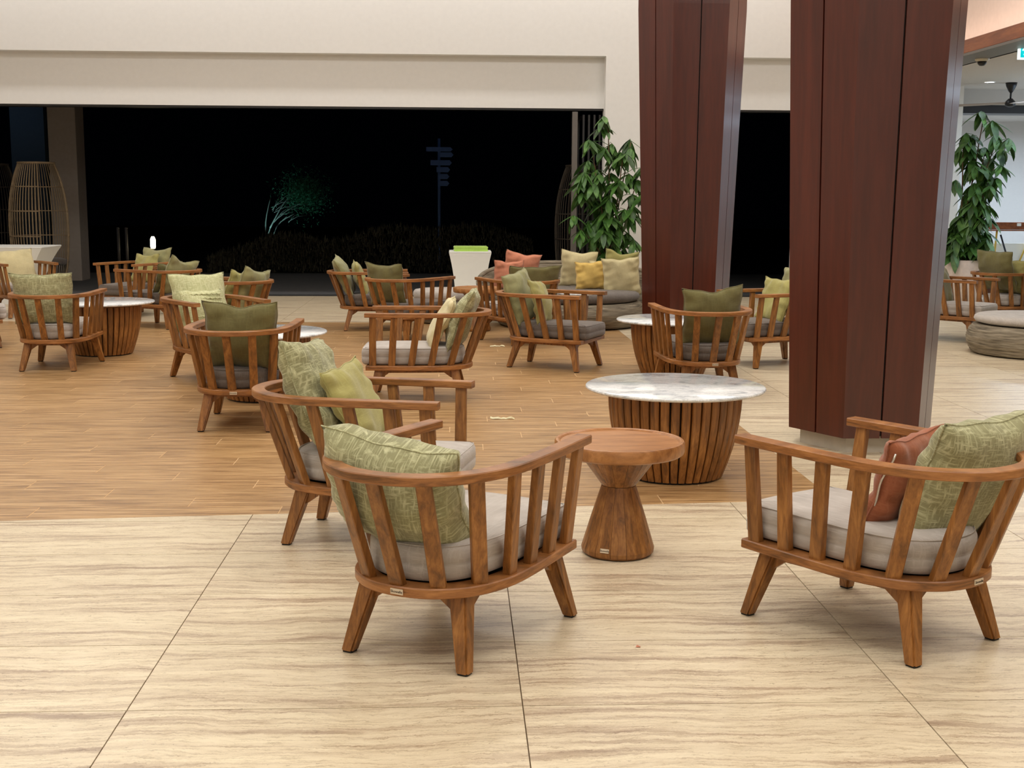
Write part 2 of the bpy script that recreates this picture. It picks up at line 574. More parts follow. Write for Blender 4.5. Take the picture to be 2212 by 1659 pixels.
box('wall_veranda_side', (7.7, 7.9, 20.1, 25.0, -0.1, 3.1), 'plaster_right', kind='structure')

# terrace column with square section, and the blue panel far behind it
box('trim_10', (-7.47, -6.965, 23.7, 24.22, -0.05, 3.6), 'column_render', kind='structure', bevel=0.01)
box('wall_navy', (-9.62, -8.9, 28.0, 28.2, -0.1, 5.0), 'navy_panel', kind='structure')
area('navy_wall_fill_light', (-9.5, 26.8, 3.6), 1.0, 0.3, 1.8, (0.55, 0.75, 1.0), (R(35), 0, 0))  # added fill lamp that lifts the navy wall, no real fixture

# folded glass doors at the right jamb
def folding_doors():
    d = empty('door_1', (1.8, 19.95, 0), kind='structure')
    box('jamb_frame', (0.0, 0.085, -0.03, 0.06, 0.0, 2.87), 'frame_grey', d, bevel=0.004)
    for k in range(4):
        x = 0.17 + 0.085 * k
        fr = empty('door_leaf', (x, 0.05, 0)); fr.parent = d
        box('stile', (0, 0.03, 0, 0.04, 0, 2.83), 'frame_dark', fr)
        box('stile', (0, 0.03, 0.78, 0.82, 0, 2.83), 'frame_dark', fr)
        box('head', (0, 0.03, 0.04, 0.78, 2.78, 2.83), 'frame_dark', fr)
        box('sill', (0, 0.03, 0.04, 0.78, 0.0, 0.10), 'frame_dark', fr)
        box('pane', (0.012, 0.018, 0.04, 0.78, 0.10, 2.78), 'door_glass', fr)
folding_doors()

# ---------------------------------------------------------------- PILLARS
def hexring(s, z):
    return [(s * math.cos(R(a)), s * math.sin(R(a)), z) for a in (240, 300, 0, 60, 120, 180)]
def pillar(cx, cy, label):
    e = empty('timber_clad_pillar', (cx, cy, 0), label=label, cat='pillar')
    z0, zk, z1 = 0.10, 3.5, 6.2
    s0, sk = 0.46, 0.575
    # core
    V, F = [], []
    for s, z in ((s0 - 0.02, z0 + 0.01), (sk - 0.02, zk), (sk - 0.02, z1)): V += hexring(s, z)
    for j in range(2):
        for i in range(6): F.append((j * 6 + i, j * 6 + (i + 1) % 6, (j + 1) * 6 + (i + 1) % 6, (j + 1) * 6 + i))
    F += [tuple(range(6))[::-1], tuple(12 + i for i in range(6))]
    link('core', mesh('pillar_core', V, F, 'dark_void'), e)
    # two cladding boards on each of the six faces, a shadow gap between
    for i in range(6):
        for h in range(2):
            V = []
            for s, z in ((s0, z0), (sk, zk), (sk, z1)):
                a = Vector(hexring(s, z)[i]); b = Vector(hexring(s, z)[(i + 1) % 6])
                n = Vector(((a + b).x, (a + b).y, 0)).normalized()
                d = (b - a).normalized()
                mid = (a + b) / 2
                p, q = (a, mid - d * 0.006) if h == 0 else (mid + d * 0.006, b)
                V += [p, q, q - n * 0.018, p - n * 0.018]
            F = []
            for j in range(2):
                o = j * 4
                F += [(o + k, o + (k + 1) % 4, o + 4 + (k + 1) % 4, o + 4 + k) for k in range(4)]
            F += [(3, 2, 1, 0), (8, 9, 10, 11)]
            link('panel', mesh('pillar_panel', V, F, 'pillar_veneer'), e)
    V = hexring(s0 - 0.075, 0.0) + hexring(s0 - 0.075, 0.11)
    F = [(i, (i + 1) % 6, 6 + (i + 1) % 6, 6 + i) for i in range(6)] + [tuple(range(6))[::-1], tuple(range(6, 12))]
    link('plinth', mesh('pillar_plinth', V, F, 'plinth_stone'), e)
    return e
pillar(2.58, 7.82, 'large near hexagonal reddish-brown timber clad pillar on pale stone plinth')
pillar(2.48, 13.55, 'farther hexagonal brown timber clad pillar standing beside the wicker daybed')

# ---------------------------------------------------------------- CHAIR
RAIL = [(.345, .385), (.350, .29), (.354, .19), (.357, .09), (.359, .0), (.358, -.1), (.352, -.2), (.335, -.29), (.302, -.375), (.25, -.45), (.18, -.51), (.095, -.55), (0, -.562)]
RING = [(.290, .385), (.293, .29), (.297, .19), (.300, .09), (.301, 0), (.298, -.09), (.286, -.17), (.262, -.245), (.225, -.31), (.17, -.362), (.1, -.40), (0, -.415)]
def mirror(P): return [(x, y) for x, y in P] + [(-x, y) for x, y in P[-2::-1]]
def ribbon(P, width, z0, z1, bev, closed_front=False):
    """flat board following an outline, width measured inwards"""
    C = smooth_curve([(x, y, 0) for x, y in mirror(P)], sub=4)
    V, F = [], []
    sec = [(0, z0 + bev), (bev, z0), (width - bev, z0), (width, z0 + bev), (width, z1 - bev), (width - bev, z1), (bev, z1), (0, z1 - bev)]
    m = len(sec)
    for i, p in enumerate(C):
        t = (C[min(i + 1, len(C) - 1)] - C[max(i - 1, 0)]).normalized()
        n = Vector((-t.y, t.x, 0))
        if n.dot(-p) < 0 and abs(p.y) < 0.9: pass
        n = Vector((t.y, -t.x, 0))
        if n.x * p.x + n.y * (p.y + 0.0) > 0: n = -n
        for d, z in sec: V.append((p.x + n.x * d, p.y + n.y * d, z))
    for i in range(len(C) - 1):
        for k in range(m): F.append((i * m + k, (i + 1) * m + k, (i + 1) * m + (k + 1) % m, i * m + (k + 1) % m))
    F.append(tuple(range(m))); F.append(tuple((len(C) - 1) * m + k for k in range(m))[::-1])
    return V, F
def fix_normals(me):
    bm = bmesh.new(); bm.from_mesh(me)
    bmesh.ops.recalc_face_normals(bm, faces=bm.faces)
    bm.to_mesh(me); bm.free()
    return me
def prism_between(a, b, na, tw, tt, bw, bt, mat, name):
    """board from a (bottom) to b (top); na = outward direction; widths across / thickness at top and bottom"""
    a, b = Vector(a), Vector(b)
    n = Vector((na[0], na[1], 0)).normalized()
    t = Vector((-n.y, n.x, 0))
    bm = bmesh.new()
    vs = []
    for p, wd, th in ((a, bw, bt), (b, tw, tt)):
        for sx, sn in ((-1, -1), (1, -1), (1, 1), (-1, 1)):
            vs.append(bm.verts.new(p + t * sx * wd / 2 + n * sn * th / 2))
    for f in ((3, 2, 1, 0), (4, 5, 6, 7), (0, 1, 5, 4), (1, 2, 6, 5), (2, 3, 7, 6), (3, 0, 4, 7)): bm.faces.new([vs[i] for i in f])
    bmesh.ops.recalc_face_normals(bm, faces=bm.faces)
    bmesh.ops.bevel(bm, geom=[e for e in bm.edges if abs((e.verts[0].co - e.verts[1].co).z) > 0.05], offset=0.003, segments=1, affect='EDGES')
    me = bpy.data.meshes.new(name)
    bm.to_mesh(me); bm.free()
    me.materials.append(MATS[mat])
    return me
SLATS = [((.268, .333), (.318, .325)), ((.268, .190), (.322, .165)), ((.268, .043), (.328, -.015)), ((.265, -.105), (.322, -.18)),
         ((.230, -.25), (.276, -.357)), ((.135, -.355), (.158, -.485)), ((0, -.388), (0, -.530))]
CH = {}
def build_chair_meshes():
    V, F = ribbon(RAIL, 0.060, 0.654, 0.686, 0.0035)
    CH['rail'] = sharp(fix_normals(mesh('chair_top_rail', V, F, 'teak_rail')), 24)
    V, F = ribbon(RING, 0.075, 0.250, 0.285, 0.004)
    CH['ring'] = sharp(fix_normals(mesh('chair_seat_frame', V, F, 'teak_rail')), 24)
    CH['front'] = box_mesh('chair_front_bar', -.215, .215, .315, .384, .250, .284, 'teak_rail', 0.005)
    D = [(x * .88, y) for x, y in mirror(RING)]
    D = [(x, min(y, .33) if y > 0 else y * .93) for x, y in D]
    V, F = slab(D[::-1], .256, .272)
    CH['deck'] = fix_normals(mesh('chair_seat_deck', V, F + [tuple(range(len(D), 2 * len(D)))[::-1]], 'dark_void'))  # near-black panel added so the gap under the cushion looks shaded
    sl = []
    for k, (b, t) in enumerate(SLATS):
        for s in ((1, -1) if b[0] else (1,)):
            nx, ny = (t[0] - b[0]) + (0.5 if k < 4 else 0), (t[1] - b[1]) if k >= 4 else 0
            if k == 4: nx, ny = 0.72, -0.7
            if k == 5: nx, ny = 0.36, -0.93
            if k == 6: nx, ny = 0, -1
            sl.append(prism_between((s * b[0], b[1], .283), (s * t[0], t[1], .656), (s * nx, ny), .050, .028, .052, .032, 'teak_upright', 'chair_slat'))
    CH['slats'] = sl
    lg, pd = [], []
    for sx in (-1, 1):
        for fy, tyy in ((-.345, -.275), (.345, .285)):
            fx = .226 if fy < 0 else .285
            tx = .175 if fy < 0 else .228
            d = Vector((fx * sx, fy, 0)).normalized()
            bm = bmesh.new(); vs = []
            for (cx, cy, z, h) in ((fx * sx, fy, .008, .023), (tx * sx, tyy, .251, .034)):
                for ax, ay in ((-1, -1), (1, -1), (1, 1), (-1, 1)):
                    vs.append(bm.verts.new((cx + ax * h, cy + ay * h, z)))
            for f in ((3, 2, 1, 0), (4, 5, 6, 7), (0, 1, 5, 4), (1, 2, 6, 5), (2, 3, 7, 6), (3, 0, 4, 7)): bm.faces.new([vs[i] for i in f])
            bmesh.ops.recalc_face_normals(bm, faces=bm.faces)
            bmesh.ops.bevel(bm, geom=[e for e in bm.edges if abs((e.verts[0].co - e.verts[1].co).z) > 0.05], offset=0.007, segments=2, affect='EDGES')
            me = bpy.data.meshes.new('chair_leg'); bm.to_mesh(me); bm.free(); me.materials.append(MATS['teak_upright'])
            lg.append(me)
            pd.append(box_mesh('chair_foot_pad', fx * sx - .018, fx * sx + .018, fy - .018, fy + .018, 0, .009, 'rubber', 0.002))
    CH['legs'], CH['pads'] = lg, pd
    ap = []
    def apron(p, q, name):
        p, q = Vector(p), Vector(q)
        d = (q - p); L = d.length; d.normalize(); n = Vector((-d.y, d.x, 0)) * 0.012
        prof = [(0, .251), (0, .175), (.035, .19), (.085, .226), (L - .085, .226), (L - .035, .19), (L, .175), (L, .251)]
        V = [p + d * a + n + Vector((0, 0, z)) for a, z in prof] + [p + d * a - n + Vector((0, 0, z)) for a, z in prof]
        k = len(prof)
        F = [tuple(range(k)), tuple(range(k, 2 * k))[::-1]] + [(i, k + i, k + (i + 1) % k, (i + 1) % k) for i in range(k)]
        return fix_normals(mesh(name, V, F, 'teak_upright'))
    ap.append(apron((-.185, -.285, 0), (-.236, .30, 0), 'chair_apron'))
    ap.append(apron((.185, -.285, 0), (.236, .30, 0), 'chair_apron'))
    ap.append(apron((-.185, -.285, 0), (.185, -.285, 0), 'chair_apron'))
    ap.append(apron((-.236, .30, 0), (.236, .30, 0), 'chair_apron'))
    CH['aprons'] = ap
    # seat cushion
    S = [(.0, .425), (.12, .425), (.215, .42), (.244, .39), (.246, .25), (.246, .1), (.244, -.05), (.228, -.17), (.19, -.27), (.115, -.335), (0, -.358)]
    out = [(x, y) for x, y in S] + [(-x, y) for x, y in S[-2:0:-1]]
    C = smooth_curve([(x, y, 0) for x, y in out], closed=True, sub=4)
    m = len(C)
    lay = [(0, .035), (.008, .012), (.022, .002), (.058, .0), (.064, .004), (.070, .0), (.104, .002), (.120, .010), (.130, .028), (.137, .07), (.141, .14)]
    V, F = [], []
    for z, ins in lay:
        for i, p in enumerate(C):
            t = (C[(i + 1) % m] - C[i - 1]).normalized()
            n = Vector((-t.y, t.x, 0))
            if n.dot(p - Vector((0, .05, 0))) > 0: n = -n
            if ins >= .07:
                q = p + (Vector((0, .05, 0)) - p) * (ins / .26)
            else: q = p + n * ins
            V.append((q.x, q.y, .286 + z + 0.003 * math.sin(9 * q.x + 5 * q.y)))
    for j in range(len(lay) - 1):
        for i in range(m): F.append((j * m + i, j * m + (i + 1) % m, (j + 1) * m + (i + 1) % m, (j + 1) * m + i))
    F.append(tuple(range(m))); F.append(tuple((len(lay) - 1) * m + i for i in range(m)))
    for key, mat in (('seat_light', 'grey_light'), ('seat_dark', 'grey_dark')):
        CH[key] = sharp(fix_normals(mesh('chair_seat_cushion', V, F, mat)), 70)
    pts = []
    for i, p in enumerate(C):
        t = (C[(i + 1) % m] - C[i - 1]).normalized(); n = Vector((-t.y, t.x, 0))
        if n.dot(p - Vector((0, .05, 0))) > 0: n = -n
        q = p + n * .0115
        pts.append((q.x, q.y, .286 + .1225))
    for key, mat in (('pip_light', 'grey_light'), ('pip_dark', 'grey_dark')):
        CH[key] = tube_mesh('chair_piping', pts, .0028, mat, 5, True)
    CH['tag'] = box_mesh('maker_tag', -.024 + .012, .024 + .012, -.4185, -.4145, .2585, .2775, 'tag_metal', 0.001)
    f = bpy.data.curves.new('tag_text', 'FONT'); f.body = 'Skowelle'; f.size = .0125; f.align_x = 'CENTER'; f.align_y = 'CENTER'; f.extrude = .0003
    o = bpy.data.objects.new('tmp', f); COL.objects.link(o)
    dg = bpy.context.evaluated_depsgraph_get()
    CH['text'] = bpy.data.meshes.new_from_object(o.evaluated_get(dg))
    bpy.data.objects.remove(o)
    CH['text'].materials.clear(); CH['text'].materials.append(MATS['tag_ink'])
build_chair_meshes()
CG = 'teak slatted lounge armchairs'
CHAIRS = {}
def chair(key, x, y, deg, seat, label, tag=True):
    e = empty('lounge_armchair', (x, y, 0), R(deg), label=label, cat='armchair', group=CG)
    link('top_rail', CH['rail'], e); link('seat_frame', CH['ring'], e); link('front_bar', CH['front'], e); link('seat_deck', CH['deck'], e)
    for m_ in CH['slats']: link('slat', m_, e)
    for l_, p_ in zip(CH['legs'], CH['pads']):
        lo = link('leg', l_, e); link('foot_pad', p_, lo)
    for a in CH['aprons']: link('apron', a, e)
    s = link('seat_cushion', CH['seat_' + seat], e)
    link('piping', CH['pip_' + seat], s)
    if tag:
        t = link('maker_tag', CH['tag'], e, label='small pale tag with dark lettering on the back edge')
        link('lettering', CH['text'], t, loc=(.012, -.419, .268), rot=(R(90), 0, 0))
    CHAIRS[key] = e
    return e
chair('A', 0.0, 4.33, -30.0, 'light', 'nearest teak slatted armchair at centre with slubby green pillow and light grey seat')
chair('E', 1.517, 4.36, 33.8, 'light', 'teak slatted armchair at far right foreground holding rust and green pillows')
chair('B', -0.373, 5.63, -104, 'light', 'teak slatted armchair directly behind nearest centre chair, with green and mustard pillows')
chair('C', -1.450, 8.58, -3.0, 'dark', 'teak armchair seen from behind at left centre with dark olive pillow and dark seat')
chair('D', -2.062, 10.68, 216.0, 'light', 'teak armchair left of centre facing camera with pale pillow and knitted cushion', False)
chair('G', -3.61, 11.49, 0.0, 'light', 'teak armchair at left seen from behind with light green pillow beside marble table', False)
chair('H', -0.295, 9.65, 88.5, 'light', 'teak armchair in middle seen side-on with light grey seat and two pale pillows', False)
chair('N', 0.89, 11.46, 242.3, 'dark', 'teak armchair right of centre with dark grey seat facing right, two green pillows', False)
chair('P', 1.955, 9.98, 4.4, 'dark', 'teak armchair seen from behind just left of near pillar with dark olive pillow')
chair('Q', 2.952, 11.68, 111.0, 'dark', 'teak armchair with dark seat partly hidden by the near timber pillar', False)
chair('R', -4.17, 16.5, 152.0, 'dark', 'teak armchair farthest at left in back row with sage pillow against the night garden', False)
chair('S', -3.53, 15.07, 58.0, 'dark', 'teak armchair with dark seat in front of the leftmost back row chair', False)
chair('T', -2.44, 13.2, 66.0, 'dark', 'teak armchair behind pale-pillowed chair, holding yellow-green and sage pillows', False)
chair('U', -0.96, 14.8, -87.0, 'dark', 'teak armchair in back row centre facing right with sage and yellow-green pillows', False)
chair('V', -0.522, 13.7, -35.6, 'dark', 'teak armchair from behind in centre back with one dark olive pillow', False)
chair('X', 0.66, 13.46, 23.6, 'light', 'teak armchair before the wicker daybed with long olive lumbar cushion', False)
chair('I', -5.07, 13.05, -70.0, 'light', 'teak armchair cut off by left photo edge with cream pillow', False)
chair('J', -5.61, 16.44, 219.0, 'light', 'teak armchair at far left in front of the white counter with cream pillow', False)
chair('K', 5.51, 13.72, 226.0, 'light', 'teak armchair with light seat just right of the near timber pillar', False)
chair('L', 6.75, 15.0, -66.0, 'light', 'teak armchair at far right edge with large olive and sage pillows', False)

# ---------------------------------------------------------------- PILLOWS
PM = {}
def pillow_mesh(w, h, t, mat, seed=0, lumpy=1.0, chop=0.0, full=.42):
    """square throw pillow standing in its XZ plane, drawn-in sides, pointed corners, wrinkles"""
    key = (w, h, t, mat, seed, lumpy, chop, full)
    if key in PM: return PM[key]
    rnd = random.Random(seed)
    ph = [rnd.uniform(0, 6.28) for _ in range(10)]
    n = 26
    V, F = [], []
    def outl(u, v):
        x = u * (1 - 0.075 * (1 - v * v)) ; z = v * (1 - 0.075 * (1 - u * u))
        if chop and v > 0: z -= chop * math.exp(-(u / 0.45) ** 2) * v * v
        return x * w / 2, z * h / 2
    for side in (1, -1):
        for j in range(n + 1):
            for i in range(n + 1):
                u = -1 + 2 * i / n; v = -1 + 2 * j / n
                uu = math.copysign(abs(u) ** 0.85, u); vv = math.copysign(abs(v) ** 0.85, v)
                x, z = outl(uu, vv)
                e = max(0.0, (1 - uu ** 2) * (1 - vv ** 2))
                th = t / 2 * e ** full
                edge = (1 - abs(uu)) ; edv = (1 - abs(vv))
                wr = lumpy * 0.010 * e ** 0.25 * (math.sin(14 * uu + ph[0] + 5 * vv) * math.exp(-3.5 * edv) + math.sin(16 * vv + ph[1] - 4 * uu) * math.exp(-3.5 * edge)
                      + 0.9 * math.sin(3.5 * uu + 2.5 * vv + ph[2]) * e + 0.6 * math.sin(6 * uu * vv * 2 + ph[3 + (side > 0)]))
                bd = 0.012 * math.sin(2.2 * uu + ph[6]) + 0.012 * math.sin(2.6 * vv + ph[7])
                y = side * (th + wr * (1 if e > 0 else 0)) + bd
                if e <= 1e-9: y = bd
                V.append((x + 0.004 * math.sin(9 * vv + ph[8]), y, z + 0.004 * math.sin(8 * uu + ph[9])))
    N1 = (n + 1) * (n + 1)
    def idx(i, j, s): return (0 if s == 1 else N1) + j * (n + 1) + i
    for j in range(n):
        for i in range(n):
            F.append((idx(i, j, 1), idx(i, j + 1, 1), idx(i + 1, j + 1, 1), idx(i + 1, j, 1)))
            F.append((idx(i, j, -1), idx(i + 1, j, -1), idx(i + 1, j + 1, -1), idx(i, j + 1, -1)))
    rim = [V[idx(i, 0, 1)] for i in range(n)] + [V[idx(n, j, 1)] for j in range(n)] + [V[idx(i, n, 1)] for i in range(n, 0, -1)] + [V[idx(0, j, 1)] for j in range(n, 0, -1)]
    me = mesh('pillow_body', V, F, mat, True)
    bm = bmesh.new(); bm.from_mesh(me)
    bmesh.ops.remove_doubles(bm, verts=bm.verts, dist=1e-5)
    bmesh.ops.recalc_face_normals(bm, faces=bm.faces)
    bm.to_mesh(me); bm.free()
    pip = tube_mesh('pillow_piping', rim, 0.0035, mat, 5, True)
    PM[key] = (me, pip)
    return PM[key]
def pillow(ck, lx, ly, lz, w, h, t, mat, label, lean=14, yaw=0, roll=0, seed=0, lumpy=1.0, group=None, chop=0.0, name='throw_pillow', full=.42):
    """placed in the frame of the chair it sits on (ck) or in the world when ck is None"""
    me, pip = pillow_mesh(w, h, t, mat, seed, lumpy, chop, full)
    o = link(name, me, label=label, cat='pillow', group=group)
    M = Matrix.Translation((lx, ly, lz)) @ Matrix.Rotation(R(yaw), 4, 'Z') @ Matrix.Rotation(R(lean), 4, 'X') @ Matrix.Rotation(R(roll), 4, 'Y')
    if ck:
        c = CHAIRS[ck]
        M = Matrix.Translation(c.location) @ Matrix.Rotation(c.rotation_euler.z, 4, 'Z') @ M
    o.matrix_world = M
    link('piping', pip, o)
    return o
GP = 'throw pillows on the armchairs'
pillow('A', -.065, -.285, .572, .52, .42, .25, 'slub_green', 'slubby green pillow on the nearest centre armchair', 30, 0, 6, 1, .8, GP, full=.32)
pillow('E', .17, -.25, .58, .54, .50, .21, 'slub_green', 'slubby green pillow leaning in the far right foreground armchair', 20, 0, -2, 2, .8, GP, full=.35)
ru = pillow('E', .07, -.05, .54, .44, .38, .15, 'rust', 'rust orange zipped pillow in front of green one, right foreground chair', 20, 8, 0, 3, 1, GP)
pillow('B', .0, -.27, .66, .50, .50, .21, 'slub_green', 'slubby green pillow at the back of chair behind nearest chair', 24, 0, -4, 4, 1.2, GP, full=.34)
pillow('B', .0, -.08, .60, .44, .42, .14, 'yellow_green', 'mustard green pillow in front of slubby one, chair behind nearest chair', 22, -6, 4, 5, 1.2, GP)
pillow('C', .05, -.27, .63, .50, .48, .16, 'olive_velvet', 'dark olive pillow on the left centre armchair seen from behind', 16, 0, 0, 6, 1, GP, chop=.12)
pillow('D', -.01, -.26, .64, .52, .50, .17, 'pale_slub', 'pale green patterned pillow at back of left centre chair facing camera', 14, 0, 0, 7, .7, GP)
pillow('G', -.03, -.28, .64, .54, .47, .17, 'slub_green', 'light green pillow on the left armchair beside marble table', 14, 0, 0, 9, .7, GP)
pillow('H', .0, -.33, .615, .50, .50, .16, 'slub_green', 'sage pillow at back of the side-on middle armchair', 25, 0, 0, 10, 1.3, GP)
pillow('H', .0, -.18, .585, .42, .42, .12, 'cream', 'cream pillow in front of sage one on side-on middle armchair', 24, 0, 0, 11, 1.2, GP)
pillow('N', -.02, -.34, .635, .54, .48, .15, 'sage_velvet', 'sage pillow at back of right centre armchair with dark seat', 20, 0, 6, 12, 1.2, GP)
pillow('N', .03, -.12, .59, .40, .42, .12, 'tan_green', 'tan green smaller pillow on right centre armchair with dark seat', 16, 5, -5, 13, 1.2, GP)
pillow('P', .02, -.25, .625, .49, .50, .15, 'olive_velvet', 'dark olive pillow on armchair seen from behind near pillar', 16, 3, -4, 14, 1, GP, chop=.1)
pillow('Q', .0, -.04, .60, .42, .42, .13, 'yellow_green', 'yellow-green pillow on chair half hidden by near pillar', 16, 0, 0, 15, 1, GP)
pillow('Q', .0, -.25, .66, .48, .48, .15, 'sage_velvet', 'sage pillow behind yellow-green one beside near pillar', 16, 0, 0, 16, 1, GP)
pillow('R', -.03, -.36, .63, .48, .48, .15, 'sage_velvet', 'sage pillow rising highest on farthest left back row armchair', 14, 0, 0, 17, 1, GP, chop=.1)
pillow('R', .0, -.18, .60, .40, .40, .12, 'yellow_green', 'yellow-green pillow on farthest left back row armchair', 18, 0, 0, 18, 1, GP, chop=.1)
pillow('S', .0, -.31, .60, .48, .48, .15, 'sage_velvet', 'sage pillow with peaked corners on chair before the leftmost back chair', 18, 0, 12, 19, 1, GP, chop=.2)
pillow('S', .0, -.14, .58, .40, .38, .12, 'olive_velvet', 'small olive pillow low on chair before the leftmost back chair', 20, 0, 0, 20, 1, GP, chop=.1)
pillow('T', .0, -.17, .59, .40, .40, .12, 'yellow_green', 'yellow-green pillow on chair behind the pale-pillowed chair', 16, 0, 6, 21, 1, GP, chop=.1)
pillow('T', .0, -.35, .58, .48, .48, .15, 'sage_velvet', 'sage pillow with peaked corner on chair behind the pale-pillowed chair', 14, 0, 8, 22, 1, GP, chop=.1)
pillow('U', -.02, -.36, .62, .48, .50, .15, 'sage_velvet', 'sage pillow at back of the centre back row armchair', 26, 0, 4, 23, 1, GP)
pillow('U', .0, -.18, .60, .40, .40, .12, 'yellow_green', 'yellow-green pillow on the centre back row armchair', 20, 0, 4, 24, 1, GP)
pillow('V', -.10, -.27, .61, .48, .48, .15, 'olive_velvet', 'dark olive pillow on centre back armchair seen from behind', 16, 0, 2, 25, 1, GP, chop=.08)
pillow('X', .05, -.26, .64, .62, .40, .14, 'olive_velvet', 'long olive lumbar cushion on armchair before wicker daybed', 16, 0, 0, 26, 1, GP)
pillow('I', .0, -.05, .64, .46, .46, .14, 'cream', 'cream pillow cut off by left photo edge', 18, 0, 0, 27, 1, GP)
pillow('J', -.02, -.2, .60, .50, .50, .15, 'cream', 'cream pillow on armchair before the white counter', 18, 0, 3, 28, .7, GP)
pillow('K', .0, -.15, .58, .46, .42, .14, 'olive_velvet', 'olive pillow peeking out right of near timber pillar', 20, 0, 0, 29, 1, GP)
pillow('L', .0, -.28, .70, .56, .50, .16, 'olive_velvet', 'large olive pillow on armchair at far right edge', 14, 0, 0, 30, 1, GP)
pillow('L', .10, -.12, .62, .46, .44, .13, 'tan_green', 'sage pillow in front of large olive one, far right edge', 14, 0, 0, 31, 1, GP)

# knitted lumbar cushion on chair D : rows of raised braids
def knit_cushion():
    o = pillow('D', .06, -.08, .60, .40, .32, .11, 'pale_slub', 'knitted pale lumbar cushion with braided rows on camera-facing left chair', 14, 0, 0, 8, .4, GP)
    V, F = [], []
    for r_ in range(7):
        z = -.115 + r_ * .038
        for k in range(15):
            x = -.165 + k * .0235
            e = max(0, (1 - (x / .2) ** 2) * (1 - (z / .15) ** 2))
            y = .055 * e ** .42 + .006
            b = len(V)
            a = .5 if (k + r_) % 2 else -.5
            for j in range(4):
                for i in range(6):
                    th = PI * j / 3; q = 2 * PI * i / 6
                    px = .014 * math.cos(th); rr = .009 * max(math.sin(th), .05)
                    py, pz = rr * math.cos(q), rr * math.sin(q)
                    V.append((x + px * math.cos(a) - pz * math.sin(a), y + py, z + px * math.sin(a) + pz * math.cos(a)))
            for j in range(3):
                for i in range(6):
                    F.append((b + j * 6 + i, b + j * 6 + (i + 1) % 6, b + (j + 1) * 6 + (i + 1) % 6, b + (j + 1) * 6 + i))
    link('knitted_braid', mesh('knitted_braid', V, F, 'pale_slub', True), o, kind='stuff')
knit_cushion()
# zip on the rust pillow
def zip_on(o):
    pts = [(-.205 + .006 * math.sin(k * .5), -.022 + .004 * math.sin(k * .8), -.16 + .021 * k) for k in range(16)]
    link('zipper', tube_mesh('zipper', pts, .0042, 'zip_metal', 5), o, label='pale metal zip along the side')
    link('zip_pull', tube_mesh('zip_pull', [(-.205, -.03, -.165), (-.203, -.036, -.195)], .005, 'zip_metal', 5), o)
zip_on(ru)

# ---------------------------------------------------------------- TABLES
def marble_table(x, y, label, rtop=.50, ht=.52, rb=.275, rt=.372, n=40, label_extra=None):
    e = empty('marble_coffee_table', (x, y, 0), label=label, cat='table', group='marble topped tables on slatted teak drums')
    prof = [(rtop - .03, ht - .022), (rtop - .008, ht - .020), (rtop, ht - .011), (rtop - .002, ht - .004), (rtop - .008, ht), ]
    link('marble_top', sharp(lathe_mesh('marble_top', prof, 'white_marble', 96), 40), e)
    link('underside', lathe_mesh('table_underside', [(rt - .02, ht - .045), (rt - .02, ht - .0221)], 'teak_top', 48, False), e)
    zs = [0.012 + (ht - .052) * k / 6 for k in range(7)]
    rr = [rb + (rt - rb) * (1 - (1 - k / 6) ** 1.9) for k in range(7)]
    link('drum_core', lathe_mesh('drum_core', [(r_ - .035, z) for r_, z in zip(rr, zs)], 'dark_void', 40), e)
    V, F = [], []
    wd = PI * rb / n * 1.15
    for r_, z in zip(rr, zs):
        wz = PI * r_ / n * .82
        for a, b in ((-wz, r_ - .032), (wz, r_ - .032), (wz, r_ - .006), (wz - .005, r_), (-wz + .005, r_), (-wz, r_ - .006)):
            V.append((b, a, z))
    for j in range(6):
        for k in range(6): F.append((j * 6 + k, j * 6 + (k + 1) % 6, (j + 1) * 6 + (k + 1) % 6, (j + 1) * 6 + k))
    F += [tuple(range(6))[::-1], tuple(36 + k for k in range(6))]
    me = sharp(fix_normals(mesh('drum_slat', V, F, 'teak_upright')), 25)
    for k in range(n): link('slat', me, e, rot=(0, 0, 2 * PI * k / n))
    link('foot_ring', lathe_mesh('foot_ring', [(rb - .03, 0), (rb - .02, .0), (rb - .02, .014), (rb - .03, .014)], 'rubber', 32, False), e)
    return e
marble_table(1.215, 6.88, 'large marble topped slatted round table nearest the camera', ht=.512)
marble_table(-3.47, 12.42, 'marble topped slatted table beside the leftmost seen-from-behind armchair')
marble_table(-1.50, 9.66, 'marble topped slatted table mostly hidden behind the left olive-pillowed chair')
marble_table(1.90, 10.93, 'marble topped slatted table behind the near-pillar olive-pillowed chair', ht=.495)
marble_table(1.32, 13.9, 'small marble side table before the wicker daybed', rtop=.2, ht=.50, rb=.10, rt=.14, n=16)

